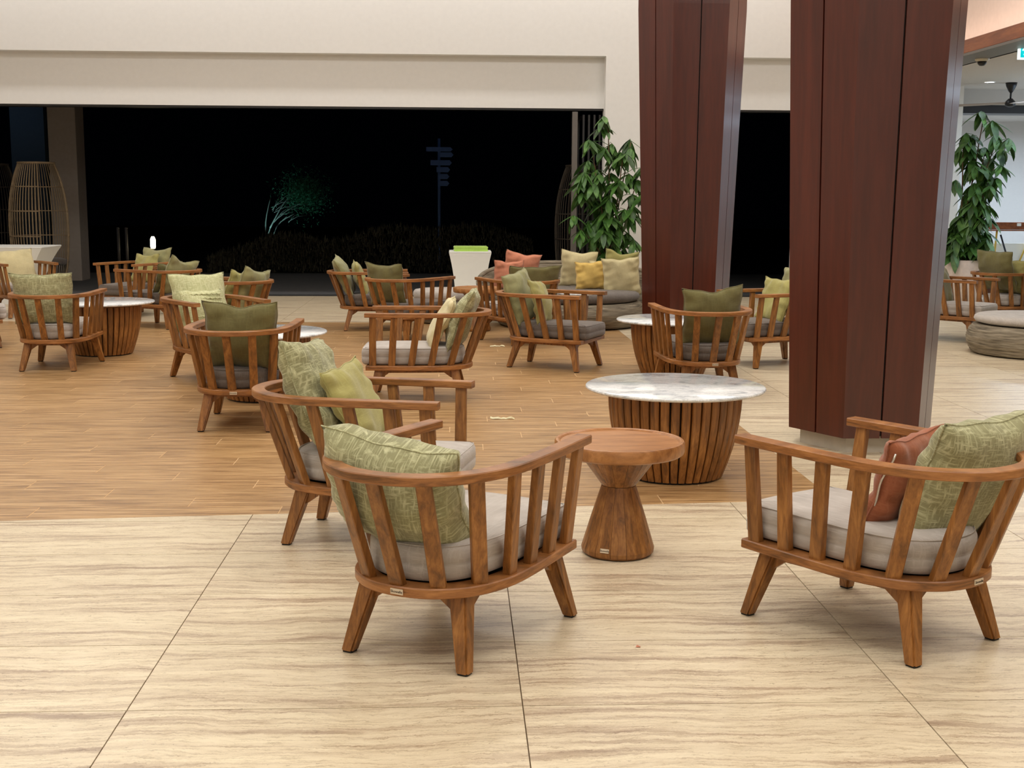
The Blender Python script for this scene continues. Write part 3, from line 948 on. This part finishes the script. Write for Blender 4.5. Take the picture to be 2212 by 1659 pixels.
def hourglass(x, y, label, tag=True):
    e = empty('hourglass_side_table', (x, y, 0), label=label, cat='table')
    n = 14
    def staves(prof, nm):
        ph = 0.35
        for k in range(n):
            a0, a1 = 2 * PI * k / n + ph + .004, 2 * PI * (k + 1) / n + ph - .004
            V = []
            for r_, z in prof:
                for q in range(3):
                    a = a0 + (a1 - a0) * q / 2
                    V.append((r_ * math.cos(a), r_ * math.sin(a), z))
            m = len(prof)
            F = [(j * 3 + q, j * 3 + q + 1, (j + 1) * 3 + q + 1, (j + 1) * 3 + q) for j in range(m - 1) for q in range(2)]
            b = len(V)
            V += [(r_ * .86 * math.cos(a), r_ * .86 * math.sin(a), z) for r_, z in prof for a in (a0, a1)]
            for j in range(m - 1):
                F.append((j * 3, (j + 1) * 3, b + (j + 1) * 2, b + j * 2))
                F.append((j * 3 + 2, b + j * 2 + 1, b + (j + 1) * 2 + 1, (j + 1) * 3 + 2))
                F.append((b + j * 2, b + (j + 1) * 2, b + (j + 1) * 2 + 1, b + j * 2 + 1))
            link('stave', fix_normals(mesh(nm, V, F, 'teak_upright')), e)
    staves([(.148, .004), (.158, .014), (.160, .03), (.118, .17), (.075, .305)], 'lower_stave')
    staves([(.075, .307), (.172, .44), (.20, .449)], 'upper_stave')
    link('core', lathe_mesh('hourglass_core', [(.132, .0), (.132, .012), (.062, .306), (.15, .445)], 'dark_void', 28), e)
    R0 = .282
    prof = [(.03, .448), (R0 - .012, .448), (R0 - .002, .455), (R0, .462), (R0, .498), (R0 - .005, .506), (R0 - .014, .508), (R0 - .020, .506), (R0 - .026, .498), (.02, .497)]
    link('round_top', sharp(lathe_mesh('round_top', prof, 'teak_top', 96), 45), e)
    if tag:
        a = R(-118)
        t = link('maker_tag', box_mesh('maker_tag_small', -.02, .02, -.003, .0, -.009, .009, 'tag_metal', .001), e,
                 loc=(.1565 * math.cos(a), .1565 * math.sin(a), .045), rot=(R(-15), 0, a + PI / 2), label='small pale tag near the foot')
        link('lettering', CH['text'], t, loc=(0, -.0035, 0), rot=(R(90), 0, 0))
    return e
hourglass(.704, 5.33, 'round teak hourglass side table between the foreground chairs')
hourglass(.235, 14.62, 'teak hourglass side table in the back before the white pedestal', False)

# ---------------------------------------------------------------- WICKER DAYBED, OTTOMAN, POUF
def strand_rings(name, f, z0, z1, n, parent, r=.011, mat='wicker_weave', steps=40, a0=0, a1=2 * PI, step=1):
    """horizontal woven bands that follow radius f(angle, z)"""
    closed = abs(a1 - a0 - 2 * PI) < 1e-6
    for k in range(n):
        z = z0 + (z1 - z0) * k / (n - 1)
        pts = []
        for i in range(steps if closed else steps + 1):
            a = a0 + (a1 - a0) * i / steps
            rx, ry = f(a, z)
            pts.append((rx * math.cos(a), ry * math.sin(a), z))
        link(name, tube_mesh(name, pts, r, mat, 5, closed), parent)
def wicker_base(parent, rx, ry, h, bulge, nm='woven_base'):
    prof = [(.80, 0.0), (.93, .05 * h), (1.0, .35 * h), (1.01, .6 * h), (.97, .85 * h), (.90, h)]
    V, F = [], []
    n = 64
    P = []
    for j in range(len(prof) - 1):
        for s in range(6):
            t = s / 6
            P.append((prof[j][0] + (prof[j + 1][0] - prof[j][0]) * t, prof[j][1] + (prof[j + 1][1] - prof[j][1]) * t))
    P.append(prof[-1])
    for k, (q, z) in enumerate(P):
        for i in range(n):
            a = 2 * PI * i / n
            rr = q + (0.006 if (k % 2) else -0.004)
            V.append((rx * rr * math.cos(a), ry * rr * math.sin(a), z))
    for j in range(len(P) - 1):
        for i in range(n): F.append((j * n + i, j * n + (i + 1) % n, (j + 1) * n + (i + 1) % n, (j + 1) * n + i))
    F += [tuple(range(n))[::-1], tuple((len(P) - 1) * n + i for i in range(n))]
    link(nm, mesh(nm, V, F, 'wicker_weave', True), parent)
def oval_cushion(parent, rx, ry, z0, h, mat, nm='seat_cushion'):
    prof = [(.9, 0), (.97, .15), (1.0, .45), (.985, .75), (.94, .93), (.8, 1.0), (.4, 1.04)]
    n = 56; V, F = [], []
    for q, z in prof:
        for i in range(n):
            a = 2 * PI * i / n
            V.append((rx * q * math.cos(a), ry * q * math.sin(a), z0 + h * z))
    for j in range(len(prof) - 1):
        for i in range(n): F.append((j * n + i, j * n + (i + 1) % n, (j + 1) * n + (i + 1) % n, (j + 1) * n + i))
    F += [tuple(range(n))[::-1], tuple((len(prof) - 1) * n + i for i in range(n))]
    link(nm, mesh(nm, V, F, mat, True), parent)
def daybed():
    e = empty('wicker_daybed', (1.38, 15.35, 0), label='curved wicker daybed with dark cushion heaped with cream, yellow and coral pillows', cat='sofa')
    wicker_base(e, .93, .88, .30, 0)
    oval_cushion(e, .86, .80, .30, .13, 'grey_dark')
    # curved shell back: high at the rear, sweeping down to both sides
    def shell_pt(a, t):
        # a in -115..115 deg from the rear; t 0 bottom..1 top
        hgt = .20 + .20 * math.cos(a / 2.4) ** 2
        top = .30 + hgt * max(0, 1 - (abs(a) / R(125)) ** 3)
        flare = 1.0 + .16 * t
        return Vector((.95 * flare * math.sin(a), .92 * flare * math.cos(a), .22 + (top - .22) * t))
    n, m = 48, 14
    V, F = [], []
    for off in (0, .04):
        for j in range(m + 1):
            for i in range(n + 1):
                a = R(-118) + R(236) * i / n
                p = shell_pt(a, j / m)
                q = Vector((p.x, p.y, 0)).normalized() * (off + (.005 if j % 2 else 0))
                V.append(p + q)
    K = (n + 1) * (m + 1)
    for j in range(m):
        for i in range(n):
            b = j * (n + 1) + i
            F.append((b, b + 1, b + n + 2, b + n + 1)); F.append((K + b, K + b + n + 1, K + b + n + 2, K + b + 1))
    for i in range(n):
        b = m * (n + 1) + i
        F.append((b, b + 1, K + b + 1, K + b))
        F.append((i, K + i, K + i + 1, i + 1))
    for b in (0, n):
        for j in range(m):
            p = j * (n + 1) + b; q = p + n + 1
            F.append((p, q, K + q, K + p))
    link('woven_back', fix_normals(mesh('woven_back', V, F, 'wicker_weave', True)), e)
    pts = [shell_pt(R(-118) + R(236) * i / n, 1.0) * 1.0 + Vector((0, 0, .005)) for i in range(n + 1)]
    pts = [p + Vector((p.x, p.y, 0)).normalized() * .02 for p in pts]
    link('rim', tube_mesh('daybed_rim', pts, .028, 'wicker_weave', 8), e)
daybed()
GD = 'pillows heaped on the wicker daybed'
def wp(x, y, z, w, h, t, mat, label, lean, yaw, roll, seed, chop=.08): pillow(None, x, y, z, w, h, t, mat, label, lean, yaw, roll, seed, 1, GD, chop)

def ottoman():
    e = empty('wicker_ottoman', (-.15, 15.7, 0), label='low wicker ottoman with grey cushion behind the centre back chairs', cat='ottoman')
    wicker_base(e, .42, .42, .28, 0); oval_cushion(e, .40, .40, .28, .13, 'grey_light')
ottoman()
def pouf():
    e = empty('wicker_pouf', (5.86, 12.42, 0), label='large round wicker pouf with flat pinkish-grey cushion at right edge', cat='ottoman')
    wicker_base(e, .66, .66, .30, 0); oval_cushion(e, .60, .60, .31, .09, 'grey_light')
pouf()

# ---------------------------------------------------------------- WHITE PEDESTALS
def flared(name, x, y, wt, dt, wb, db, h, label, cat):
    e = empty(name, (x, y, 0), label=label, cat=cat)
    V, F = [], []
    L = 10
    for k in range(L + 1):
        t = k / L
        s = t ** 2.2
        a = (wb + (wt - wb) * s) / 2; b = (db + (dt - db) * s) / 2
        V += [(-a, -b, h * t), (a, -b, h * t), (a, b, h * t), (-a, b, h * t)]
    for k in range(L):
        for i in range(4): F.append((k * 4 + i, k * 4 + (i + 1) % 4, (k + 1) * 4 + (i + 1) % 4, (k + 1) * 4 + i))
    F += [(3, 2, 1, 0)]
    link('body', sharp(mesh(name + '_body', V, F, 'white_gloss'), 40), e)
    box('top_slab', (-wt / 2, wt / 2, -dt / 2, dt / 2, h, h + .018), 'white_gloss', e, bevel=.006)
    return e
flared('towel_pedestal', .18, 17.5, .58, .55, .40, .38, .79, 'white flared pedestal holding a folded lime towel', 'pedestal')
flared('white_counter', -6.82, 18.4, 2.0, .9, 1.5, .6, .80, 'broad white flared counter at left before the rattan cocoon chairs', 'counter')
def towel():
    e = empty('folded_towel', (.185, 17.42, .808), R(2), label='lime green folded towel on the white pedestal', cat='towel')
    for k in range(2):
        z = .034 * k
        V, F = [], []
        n = 10
        prof = []
        for i in range(n + 1):
            a = -PI / 2 + PI * i / n
            prof.append((.22 + .016 * math.cos(a), z + .017 + .016 * math.sin(a)))
        prof += [(-.225, z + .033), (-.232, z + .017), (-.225, z + .001)]
        m = len(prof)
        for yy in (-.14, .14):
            for px, pz in prof: V.append((px, yy, pz))
        F = [(i, (i + 1) % m, m + (i + 1) % m, m + i) for i in range(m)] + [tuple(range(m))[::-1], tuple(range(m, 2 * m))]
        link('fold', sharp(fix_normals(mesh('towel_fold', V, F, 'towel_green')), 40), e)
towel()

# ---------------------------------------------------------------- RATTAN COCOON CHAIRS
def cocoon(x, y, deg, mat, label, opening=70):
    e = empty('rattan_cocoon_chair', (x, y, 0), R(deg), label=label, cat='chair', group='tall rattan cocoon chairs on the terrace')
    prof = [(.36, .0), (.44, .35), (.475, .8), (.475, 1.2), (.44, 1.55), (.37, 1.85), (.29, 2.08)]
    def rad(z):
        for (r0, z0), (r1, z1) in zip(prof, prof[1:]):
            if z <= z1: return r0 + (r1 - r0) * (z - z0) / (z1 - z0)
        return prof[-1][0]
    n = 44
    pts = smooth_curve([(r_, 0, z) for r_, z in prof], sub=3)
    me = tube_mesh('rattan_rod', pts, .0085, mat, 5)
    half = R(opening) / 2
    for k in range(n):
        a = half + (2 * PI - 2 * half) * k / (n - 1)
        link('rod', me, e, rot=(0, 0, a))
    for z in (.03, .42, .85, 1.27, 1.68, 2.08):
        r_ = rad(z) + .006
        full = z in (.03, 2.08)
        m = 40
        if full: P = [(r_ * math.cos(2 * PI * i / m), r_ * math.sin(2 * PI * i / m), z) for i in range(m)]
        else: P = [(r_ * math.cos(half + (2 * PI - 2 * half) * i / m), r_ * math.sin(half + (2 * PI - 2 * half) * i / m), z) for i in range(m + 1)]
        link('hoop', tube_mesh('rattan_hoop', P, .016 if full else .010, mat, 6, full), e)
    link('seat', lathe_mesh('cocoon_seat', [(.40, .36), (.43, .38), (.43, .44), (.36, .47)], 'grey_dark', 32), e)
cocoon(-7.12, 21.9, -35, 'rattan_pale', 'pale rattan cocoon chair with vertical rods in front of terrace column')
cocoon(-8.35, 23.2, -35, 'rattan_dark', 'dark rattan cocoon chair at the left photo edge')
cocoon(2.15, 21.6, 150, 'rattan_dark', 'shadowed rattan cocoon chair outside the folded glass doors')  # shade on this chair is put into the darker rattan colour

# ---------------------------------------------------------------- PLANTS
def leaf_mesh(L, W, name='leaf_blade'):
    V, F = [], []
    n = 6
    for k in range(n + 1):
        t = k / n
        wd = W / 2 * math.sin(PI * min(1, .06 + .94 * t) ** .8) ** .8 if 0 < t < 1 else .002
        y = 0.0; z = -L * (t - .12 * t * t); x = .16 * L * math.sin(PI * t * .55)
        V += [(x + 0.0, -wd, z), (x + .10 * wd, 0, z - .0), (x, wd, z)]
        V[-2] = (x - .22 * wd, 0, z)
    for k in range(n):
        b = k * 3
        F += [(b, b + 1, b + 4, b + 3), (b + 1, b + 2, b + 5, b + 4)]
    return mesh(name, V, F, 'leaf_green', True)
LEAVES = [leaf_mesh(.36, .10), leaf_mesh(.32, .095), leaf_mesh(.40, .11), leaf_mesh(.26, .09)]
def umbrella_plant(x, y, label, pot, hpot, stems, seed, nl=8):
    """schefflera: arching stems, each leaf stalk ending in a whorl of drooping leaflets"""
    rnd = random.Random(seed)
    e = empty('potted_umbrella_plant', (x, y, 0), label=label, cat='plant')
    if pot:
        link('pot', sharp(lathe_mesh('plant_pot', pot, 'pot_white', 40), 45), e)
        link('soil', lathe_mesh('plant_soil', [(pot[-3][0] * .92, hpot - .05), (pot[-3][0] * .9, hpot - .04)], 'bark', 24), e)
    for (bx, by, tx, ty, h) in stems:
        pts = smooth_curve([(bx, by, hpot - .05), (bx + (tx - bx) * .25, by + (ty - by) * .2, hpot + (h - hpot) * .45), (tx, ty, h)], sub=6)
        link('stem', tube_mesh('plant_stem', pts, [.016 - .009 * k / (len(pts) - 1) for k in range(len(pts))], 'bark', 6), e)
        nw = max(3, int((h - hpot) / .13))
        for k in range(nw):
            t = .17 + .83 * k / (nw - 1)
            p = pts[min(len(pts) - 1, int(t * (len(pts) - 1)))]
            a = rnd.uniform(0, 2 * PI); st = rnd.uniform(.10, .30) * (0.35 if k == nw - 1 else 1)
            q = p + Vector((st * math.cos(a), st * math.sin(a), rnd.uniform(.03, .12)))
            link('stalk', tube_mesh('plant_stalk', [p, (p + q) / 2 + Vector((0, 0, .03)), q], .004, 'leaf_green', 4), e)
            b0 = rnd.uniform(0, 6.28)
            for i in range(nl):
                b = b0 + 2 * PI * i / nl + rnd.uniform(-.15, .15)
                o = link('leaf', rnd.choice(LEAVES), e, loc=q)
                tilt = rnd.uniform(-48, -4)
                o.rotation_euler = (rnd.uniform(-.2, .2), R(tilt) , b)
                s = rnd.uniform(.75, 1.1); o.scale = (s, s, s)
umbrella_plant(2.25, 18.55, 'tall leafy umbrella plant against white pier behind wicker daybed',
               [(.20, 0), (.26, .1), (.29, .35), (.28, .46), (.26, .47), (.25, .44)], .46,
               [(0, 0, -.05, 0, 2.62), (.05, .05, .30, .1, 2.35), (-.05, 0, -.30, -.05, 2.3), (.04, -.05, .15, -.15, 2.1), (-.03, -.05, -.25, -.2, 1.9), (-.05, -.05, -.55, -.1, 1.2), (.08, 0, .35, -.1, 1.7), (0, -.05, .0, -.2, 1.5)], 3)
umbrella_plant(7.55, 18.5, 'tall umbrella plant in pinkish white pot at right by veranda',
               [(.20, 0), (.27, .1), (.31, .35), (.30, .60), (.27, .66), (.26, .62)], .64,
               [(0, 0, .18, 0, 2.72), (.05, .05, .45, .1, 2.45), (-.05, 0, -.12, -.05, 2.3), (.04, -.05, .32, -.15, 2.0), (-.03, -.05, -.05, -.2, 1.7), (.05, -.05, .15, -.2, 1.5), (0, 0, .02, -.15, 1.3), (0, 0, .25, .05, 2.2)], 8)
# little palm frond tip at the left edge
def frond():
    e = empty('potted_palm', (-8.15, 20.9, 0), label='small palm with thin leaves at left photo edge', cat='plant')
    link('pot', lathe_mesh('palm_pot', [(.14, 0), (.19, .3), (.18, .32), (.17, .3)], 'pot_white', 24), e)
    link('stem', tube_mesh('palm_stem', [(0, 0, .28), (.02, 0, .7), (.08, 0, .98)], .015, 'bark', 6), e)
    for k in range(9):
        o = link('leaf', LEAVES[k % 4], e, loc=(.08, 0, .98)); o.rotation_euler = (0, R(-95 + 12 * (k % 3)), k * .7); o.scale = (1, .5, 1)
frond()

# ---------------------------------------------------------------- DAYBED PILLOWS
wp(.80, 15.85, .645, .46, .46, .14, 'coral', 'larger coral pillow at left end of wicker daybed', 14, 10, 8, 41)
wp(.63, 15.45, .605, .38, .36, .12, 'coral', 'smaller coral pillow in front of the larger coral one', 12, 12, 2, 42)
wp(1.53, 15.85, .655, .46, .48, .14, 'cream', 'tall cream pillow at the middle rear of wicker daybed', 12, -4, 3, 43, .1)
wp(1.63, 15.35, .60, .37, .36, .12, 'golden_yellow', 'golden yellow pillow in front of the tall cream one', 12, -4, -3, 44)
wp(2.00, 15.25, .60, .46, .48, .14, 'cream', 'large cream pillow at right end of wicker daybed', 14, -10, -4, 45)
wp(2.05, 15.72, .69, .42, .42, .12, 'tan_green', 'sage pillow peeking over the large cream one', 12, -14, 6, 46, .2)
wp(1.83, 15.6, .58, .40, .40, .10, 'cream', 'cream pillow sliver between yellow and large cream pillows', 12, -6, 0, 47)

# ---------------------------------------------------------------- RIGHT SIDE ROOM
def balustrade():
    e = empty('balustrade', (9.0, 21.5, 0), label='timber handrail over crossed yellow and black poles at right', cat='railing')
    box('handrail', (.12, 5.3, -.05, .05, 1.04, 1.165), 'beam_timber', e, bevel=.006)
    box('handrail_lip', (.12, 5.3, -.06, .06, 1.015, 1.035), 'beam_timber', e)
    box('switch_box', (.66, .73, -.07, -.05, 1.10, 1.15), 'white_gloss', e, bevel=.003)
    box('kick_wall', (.12, 5.3, .10, .16, 0, .80), 'white_gloss', e)
    link('pole', tube_mesh('pole', [(.34, 0, 1.02), (.29, 0, 0)], .018, 'pole_yellow', 8), e, label='yellow upright pole')
    for k in range(4):
        x = .40 + .55 * k
        link('pole', tube_mesh('pole', [(x, -.02, .95), (x + .27, -.02, .2)], .016, 'pole_black', 8), e, label='black slanted pole')
        link('pole', tube_mesh('pole', [(x + .55, .02, .95), (x + .27, .02, .2)], .016, 'pole_yellow', 8), e, label='yellow slanted pole')
balustrade()
box('brown_cabinet', (8.52, 8.98, 20.3, 20.7, 0, .66), 'brown_cabinet', bevel=.006, label='brown box cabinet behind the right plant pot', cat='cabinet')
def dome_camera():
    e = empty('dome_camera', (6.50, 15.7, 3.3), label='small dome security camera on right ceiling', cat='camera')
    link('housing', lathe_mesh('dome_housing', [(.06, -.06), (.082, -.05), (.09, -.01), (.09, 0)], 'camera_shell', 28), e)
    link('lens_dome', lathe_mesh('lens_dome', [(.005, -.115), (.03, -.11), (.05, -.09), (.058, -.06)], 'fan_dark', 24), e)
dome_camera()
def exit_sign():
    e = empty('exit_sign', (6.60, 14.6, 3.25), R(0), label='glowing blue-green emergency exit sign cut off at right edge', cat='sign')
    box('case', (-.13, .35, 0, .04, -.10, .10), 'exit_white', e, bevel=.004)
    box('panel', (-.11, .33, -.004, 0, -.08, .08), 'exit_green', e)
    pts = [(-.07, -.007, -.05), (-.045, -.007, -.01), (-.06, -.007, .025)]
    link('running_figure', tube_mesh('fig_body', pts, .010, 'exit_white', 5), e)
    for a in ([(-.045, -.007, -.01), (-.01, -.007, -.03), (.0, -.007, -.06)], [(-.06, -.007, .025), (-.02, -.007, .01)], [(-.06, -.007, .025), (-.09, -.007, .0)]):
        link('running_figure', tube_mesh('fig_limb', a, .008, 'exit_white', 5), e)
    link('running_figure', lathe_mesh('fig_head', [(.002, -.013), (.013, -.004), (.013, .006), (.003, .014)], 'exit_white', 10), e, loc=(-.06, -.008, .06))
    box('arrow', (.05, .14, -.008, -.004, -.01, .01), 'exit_white', e)
exit_sign()
def fan():
    e = empty('ceiling_fan', (8.38, 19.1, 3.3), label='dark ceiling fan with pale blades above the right plant', cat='fan')
    link('canopy', lathe_mesh('fan_canopy', [(.018, -.15), (.04, -.12), (.075, -.05), (.085, 0)], 'fan_dark', 24), e)
    link('rod', lathe_mesh('fan_rod', [(.014, -.24), (.014, -.14)], 'fan_dark', 10), e)
    link('motor', lathe_mesh('fan_motor', [(.03, -.36), (.075, -.34), (.08, -.29), (.03, -.235)], 'fan_dark', 24), e)
    V = [(.06, -.05, -.31), (.75, -.08, -.33), (.78, .02, -.31), (.06, .05, -.29), (.06, -.05, -.317), (.75, -.08, -.337), (.78, .02, -.317), (.06, .05, -.297)]
    F = [(0, 1, 2, 3), (7, 6, 5, 4), (0, 4, 5, 1), (1, 5, 6, 2), (2, 6, 7, 3), (3, 7, 4, 0)]
    me = mesh('fan_blade', V, F, 'fan_blade')
    for k in range(3): link('blade', me, e, rot=(0, 0, R(38 + 120 * k)))
fan()
def downlight(x, y):
    e = empty('downlight', (x, y, 3.3), label='round recessed downlight %s' % ('beyond the dome camera' if x < 8.3 else 'at the right edge of the ceiling'), cat='light')
    link('glow_disc', lathe_mesh('downlight_disc', [(.05, -.006), (.07, -.004), (.07, 0)], 'downlight_glow', 20), e)
    link('bezel', lathe_mesh('downlight_bezel', [(.072, 0), (.072, -.008), (.09, -.004), (.09, 0)], 'white_gloss', 20, caps=False), e)
downlight(8.0, 19.0); downlight(8.62, 18.0)
box('ceiling_vent', (8.1, 8.35, 17.7, 17.95, 3.285, 3.3), 'vent_grey', label='flat square ceiling vent between camera and downlights', cat='vent')

# ---------------------------------------------------------------- NIGHT GARDEN
def hedge():
    rnd = random.Random(5)
    V, F = [], []
    for k in range(9000):
        x = rnd.uniform(-5.2, 1.6)
        top = .80 + .14 * math.sin(1.1 * x + 2) + .08 * math.sin(3.1 * x)
        if x < -4: top *= max(.3, (x + 5.6) / 1.6)
        z = rnd.uniform(-.05, top); yy = 26.3 + rnd.uniform(0, .7)
        L = rnd.uniform(.05, .16); a = rnd.gauss(0, .5); b = rnd.uniform(0, PI)
        d = Vector((math.sin(a) * math.cos(b), math.sin(a) * math.sin(b), math.cos(a))) * L
        s = Vector((math.cos(b + 1), math.sin(b + 1), 0)) * rnd.uniform(.006, .016)
        p = Vector((x, yy, z)); i = len(V)
        V += [p - s, p + s, p + d * .6 + s * .8, p + d]
        F.append((i, i + 1, i + 2, i + 3))
    o = link('hedge', mesh('hedge', V, F, 'hedge_leaf'), label='low dark grassy hedge outside beyond the terrace', cat='hedge', kind='stuff')
hedge()
def lit_tree():
    rnd = random.Random(11)
    e = empty('garden_tree', (-5.4, 36, -.1), label='small uplit leaning tree glowing teal in the dark garden', cat='tree')
    segs = [((0, 0, 0), (.12, 0, .75), (.6, .1, 1.25), (1.05, .2, 1.5)), ((.1, 0, .0), (.3, .1, .8), (.8, 0, 1.15)), ((.12, 0, .75), (.5, -.1, 1.4), (.9, 0, 1.9)), ((0, 0, 0), (.0, 0, .9), (.15, 0, 1.6))]
    for s in segs: link('branch', tube_mesh('tree_branch', smooth_curve(s, sub=4), [.022 - .0014 * k for k in range(len(smooth_curve(s, sub=4)))], 'column_render', 6), e)
    for k in range(14):
        a = Vector((.15 + rnd.uniform(0, .5), rnd.uniform(-.1, .1), rnd.uniform(.9, 1.35)))
        b = a + Vector((rnd.uniform(.2, .7), rnd.uniform(-.2, .2), rnd.uniform(.05, .5)))
        link('twig', tube_mesh('tree_twig', [a, (a + b) / 2 + Vector((0, 0, .06)), b], .008, 'column_render', 4), e)
    V, F = [], []
    for k in range(4200):
        p = Vector((rnd.gauss(1.1, .32), rnd.gauss(0, .3), rnd.gauss(1.75, .28)))
        a = Vector((rnd.gauss(0, 1), rnd.gauss(0, 1), rnd.gauss(0, 1))).normalized() * .05
        b = Vector((rnd.gauss(0, 1), rnd.gauss(0, 1), rnd.gauss(0, 1))).normalized() * .02
        i = len(V); V += [p - a, p + b, p + a]; F.append((i, i + 1, i + 2))
    link('foliage', mesh('tree_foliage', V, F, 'night_leaf'), e, kind='stuff')
    l = bpy.data.lights.new('tree_uplight', 'SPOT'); l.energy = 42; l.color = (.35, .85, .9); l.spot_size = R(75); l.shadow_soft_size = .05
    o = bpy.data.objects.new('tree_uplight', l); o.location = (-5.45, 35.4, .12); COL.objects.link(o)
    o.rotation_euler = (Vector((-4.5, 36, 1.5)) - Vector((-5.45, 35.4, .12))).to_track_quat('-Z', 'Y').to_euler()
lit_tree()
def signpost():
    e = empty('direction_signpost', (-.42, 30, -.1), label='dim bluish direction signpost out in the dark garden', cat='sign')
    link('post', tube_mesh('sign_post', [(0, 0, 0), (0, 0, 3.0)], .035, 'sign_board', 8), e)
    for (x0, x1, z, h) in ((-.30, .32, 2.70, .10), (.02, .34, 2.57, .11), (-.20, .30, 2.38, .12), (-.06, .26, 2.22, .12), (0, .24, 2.06, .12), (0, .24, 1.90, .12)):
        V = [(x0, -.05, z), (x1 - .05, -.05, z), (x1, -.05, z + h / 2), (x1 - .05, -.05, z + h), (x0, -.05, z + h)]
        V += [(a, -.03, c) for a, _, c in V]
        F = [(0, 1, 2, 3, 4), (9, 8, 7, 6, 5)] + [(i, 5 + i, 5 + (i + 1) % 5, (i + 1) % 5) for i in range(5)]
        link('board', fix_normals(mesh('sign_arm', V, F, 'sign_board')), e)
    area('signpost_fill_light', (-.3, 28.4, 3.4), .3, .3, .25, (.35, .55, 1.0), (R(60), 0, 0))  # floating lamp added to tint the signpost, no fixture in the garden
signpost()
def bollard(x, y, glow, label):
    e = empty('garden_bollard', (x, y, -.1), label=label, cat='lamp' if glow else 'post')
    if glow:
        link('post', lathe_mesh('bollard_post', [(.05, 0), (.05, .52)], 'frame_dark', 16), e)
        link('lamp_head', lathe_mesh('bollard_head', [(.045, .53), (.055, .58), (.055, .72), (.03, .78)], 'lamp_glow', 16), e)
        link('cap', lathe_mesh('bollard_cap', [(.06, .785), (.05, .80), (.01, .82)], 'frame_dark', 16), e)
    else:
        link('post', lathe_mesh('slim_post', [(.03, 0), (.03, .95)], 'frame_grey', 10), e)
        link('cap', lathe_mesh('slim_cap', [(.036, .95), (.03, .97), (.01, .98)], 'frame_grey', 10), e)
bollard(-6.45, 27.1, True, 'glowing white garden bollard lamp outside at left')
bollard(-6.95, 26.9, False, 'thin grey terrace post left of the bollard lamp, nearer to it')
bollard(-7.12, 26.9, False, 'thin grey terrace post left of the bollard lamp, nearer the column')

# crumpled scrap on the timber floor
def scrap(x, y, label, s=1.0, seed=1):
    rnd = random.Random(seed)
    V, F = [], []
    n = 9
    for i in range(n + 1):
        t = -1 + 2 * i / n
        w_ = (.010 + .007 * rnd.random()) * s
        z = .004 + .012 * rnd.random()
        V += [(t * .085 * s, -w_ + .006 * math.sin(3 * t), z * .4), (t * .085 * s, .004 * math.sin(5 * t), z + .004), (t * .085 * s, w_ + .006 * math.sin(3 * t), .002)]
    for i in range(n):
        b = i * 3
        F += [(b, b + 3, b + 4, b + 1), (b + 1, b + 4, b + 5, b + 2)]
    link('crumpled_scrap', mesh('crumpled_scrap', V, F, 'scrap_paper'), loc=(x, y, .001), rot=(0, 0, R(-4)), label=label, cat='litter')
scrap(.317, 8.69, 'crumpled pale scrap lying on the timber floor near centre')
scrap(.42, 13.02, 'tiny pale scrap on timber floor behind the side-on chair', .9, 4)

link('paper_fleck', mesh('paper_fleck', [(-.009, -.005, .001), (.008, -.007, .003), (.010, .004, .001), (-.003, .007, .005), (0, 0, .006)], [(0, 1, 4), (1, 2, 4), (2, 3, 4), (3, 0, 4)], 'coral'), loc=(.626, 4.153, .001), label='tiny pink fleck on the pale floor between the foreground chairs', cat='litter')
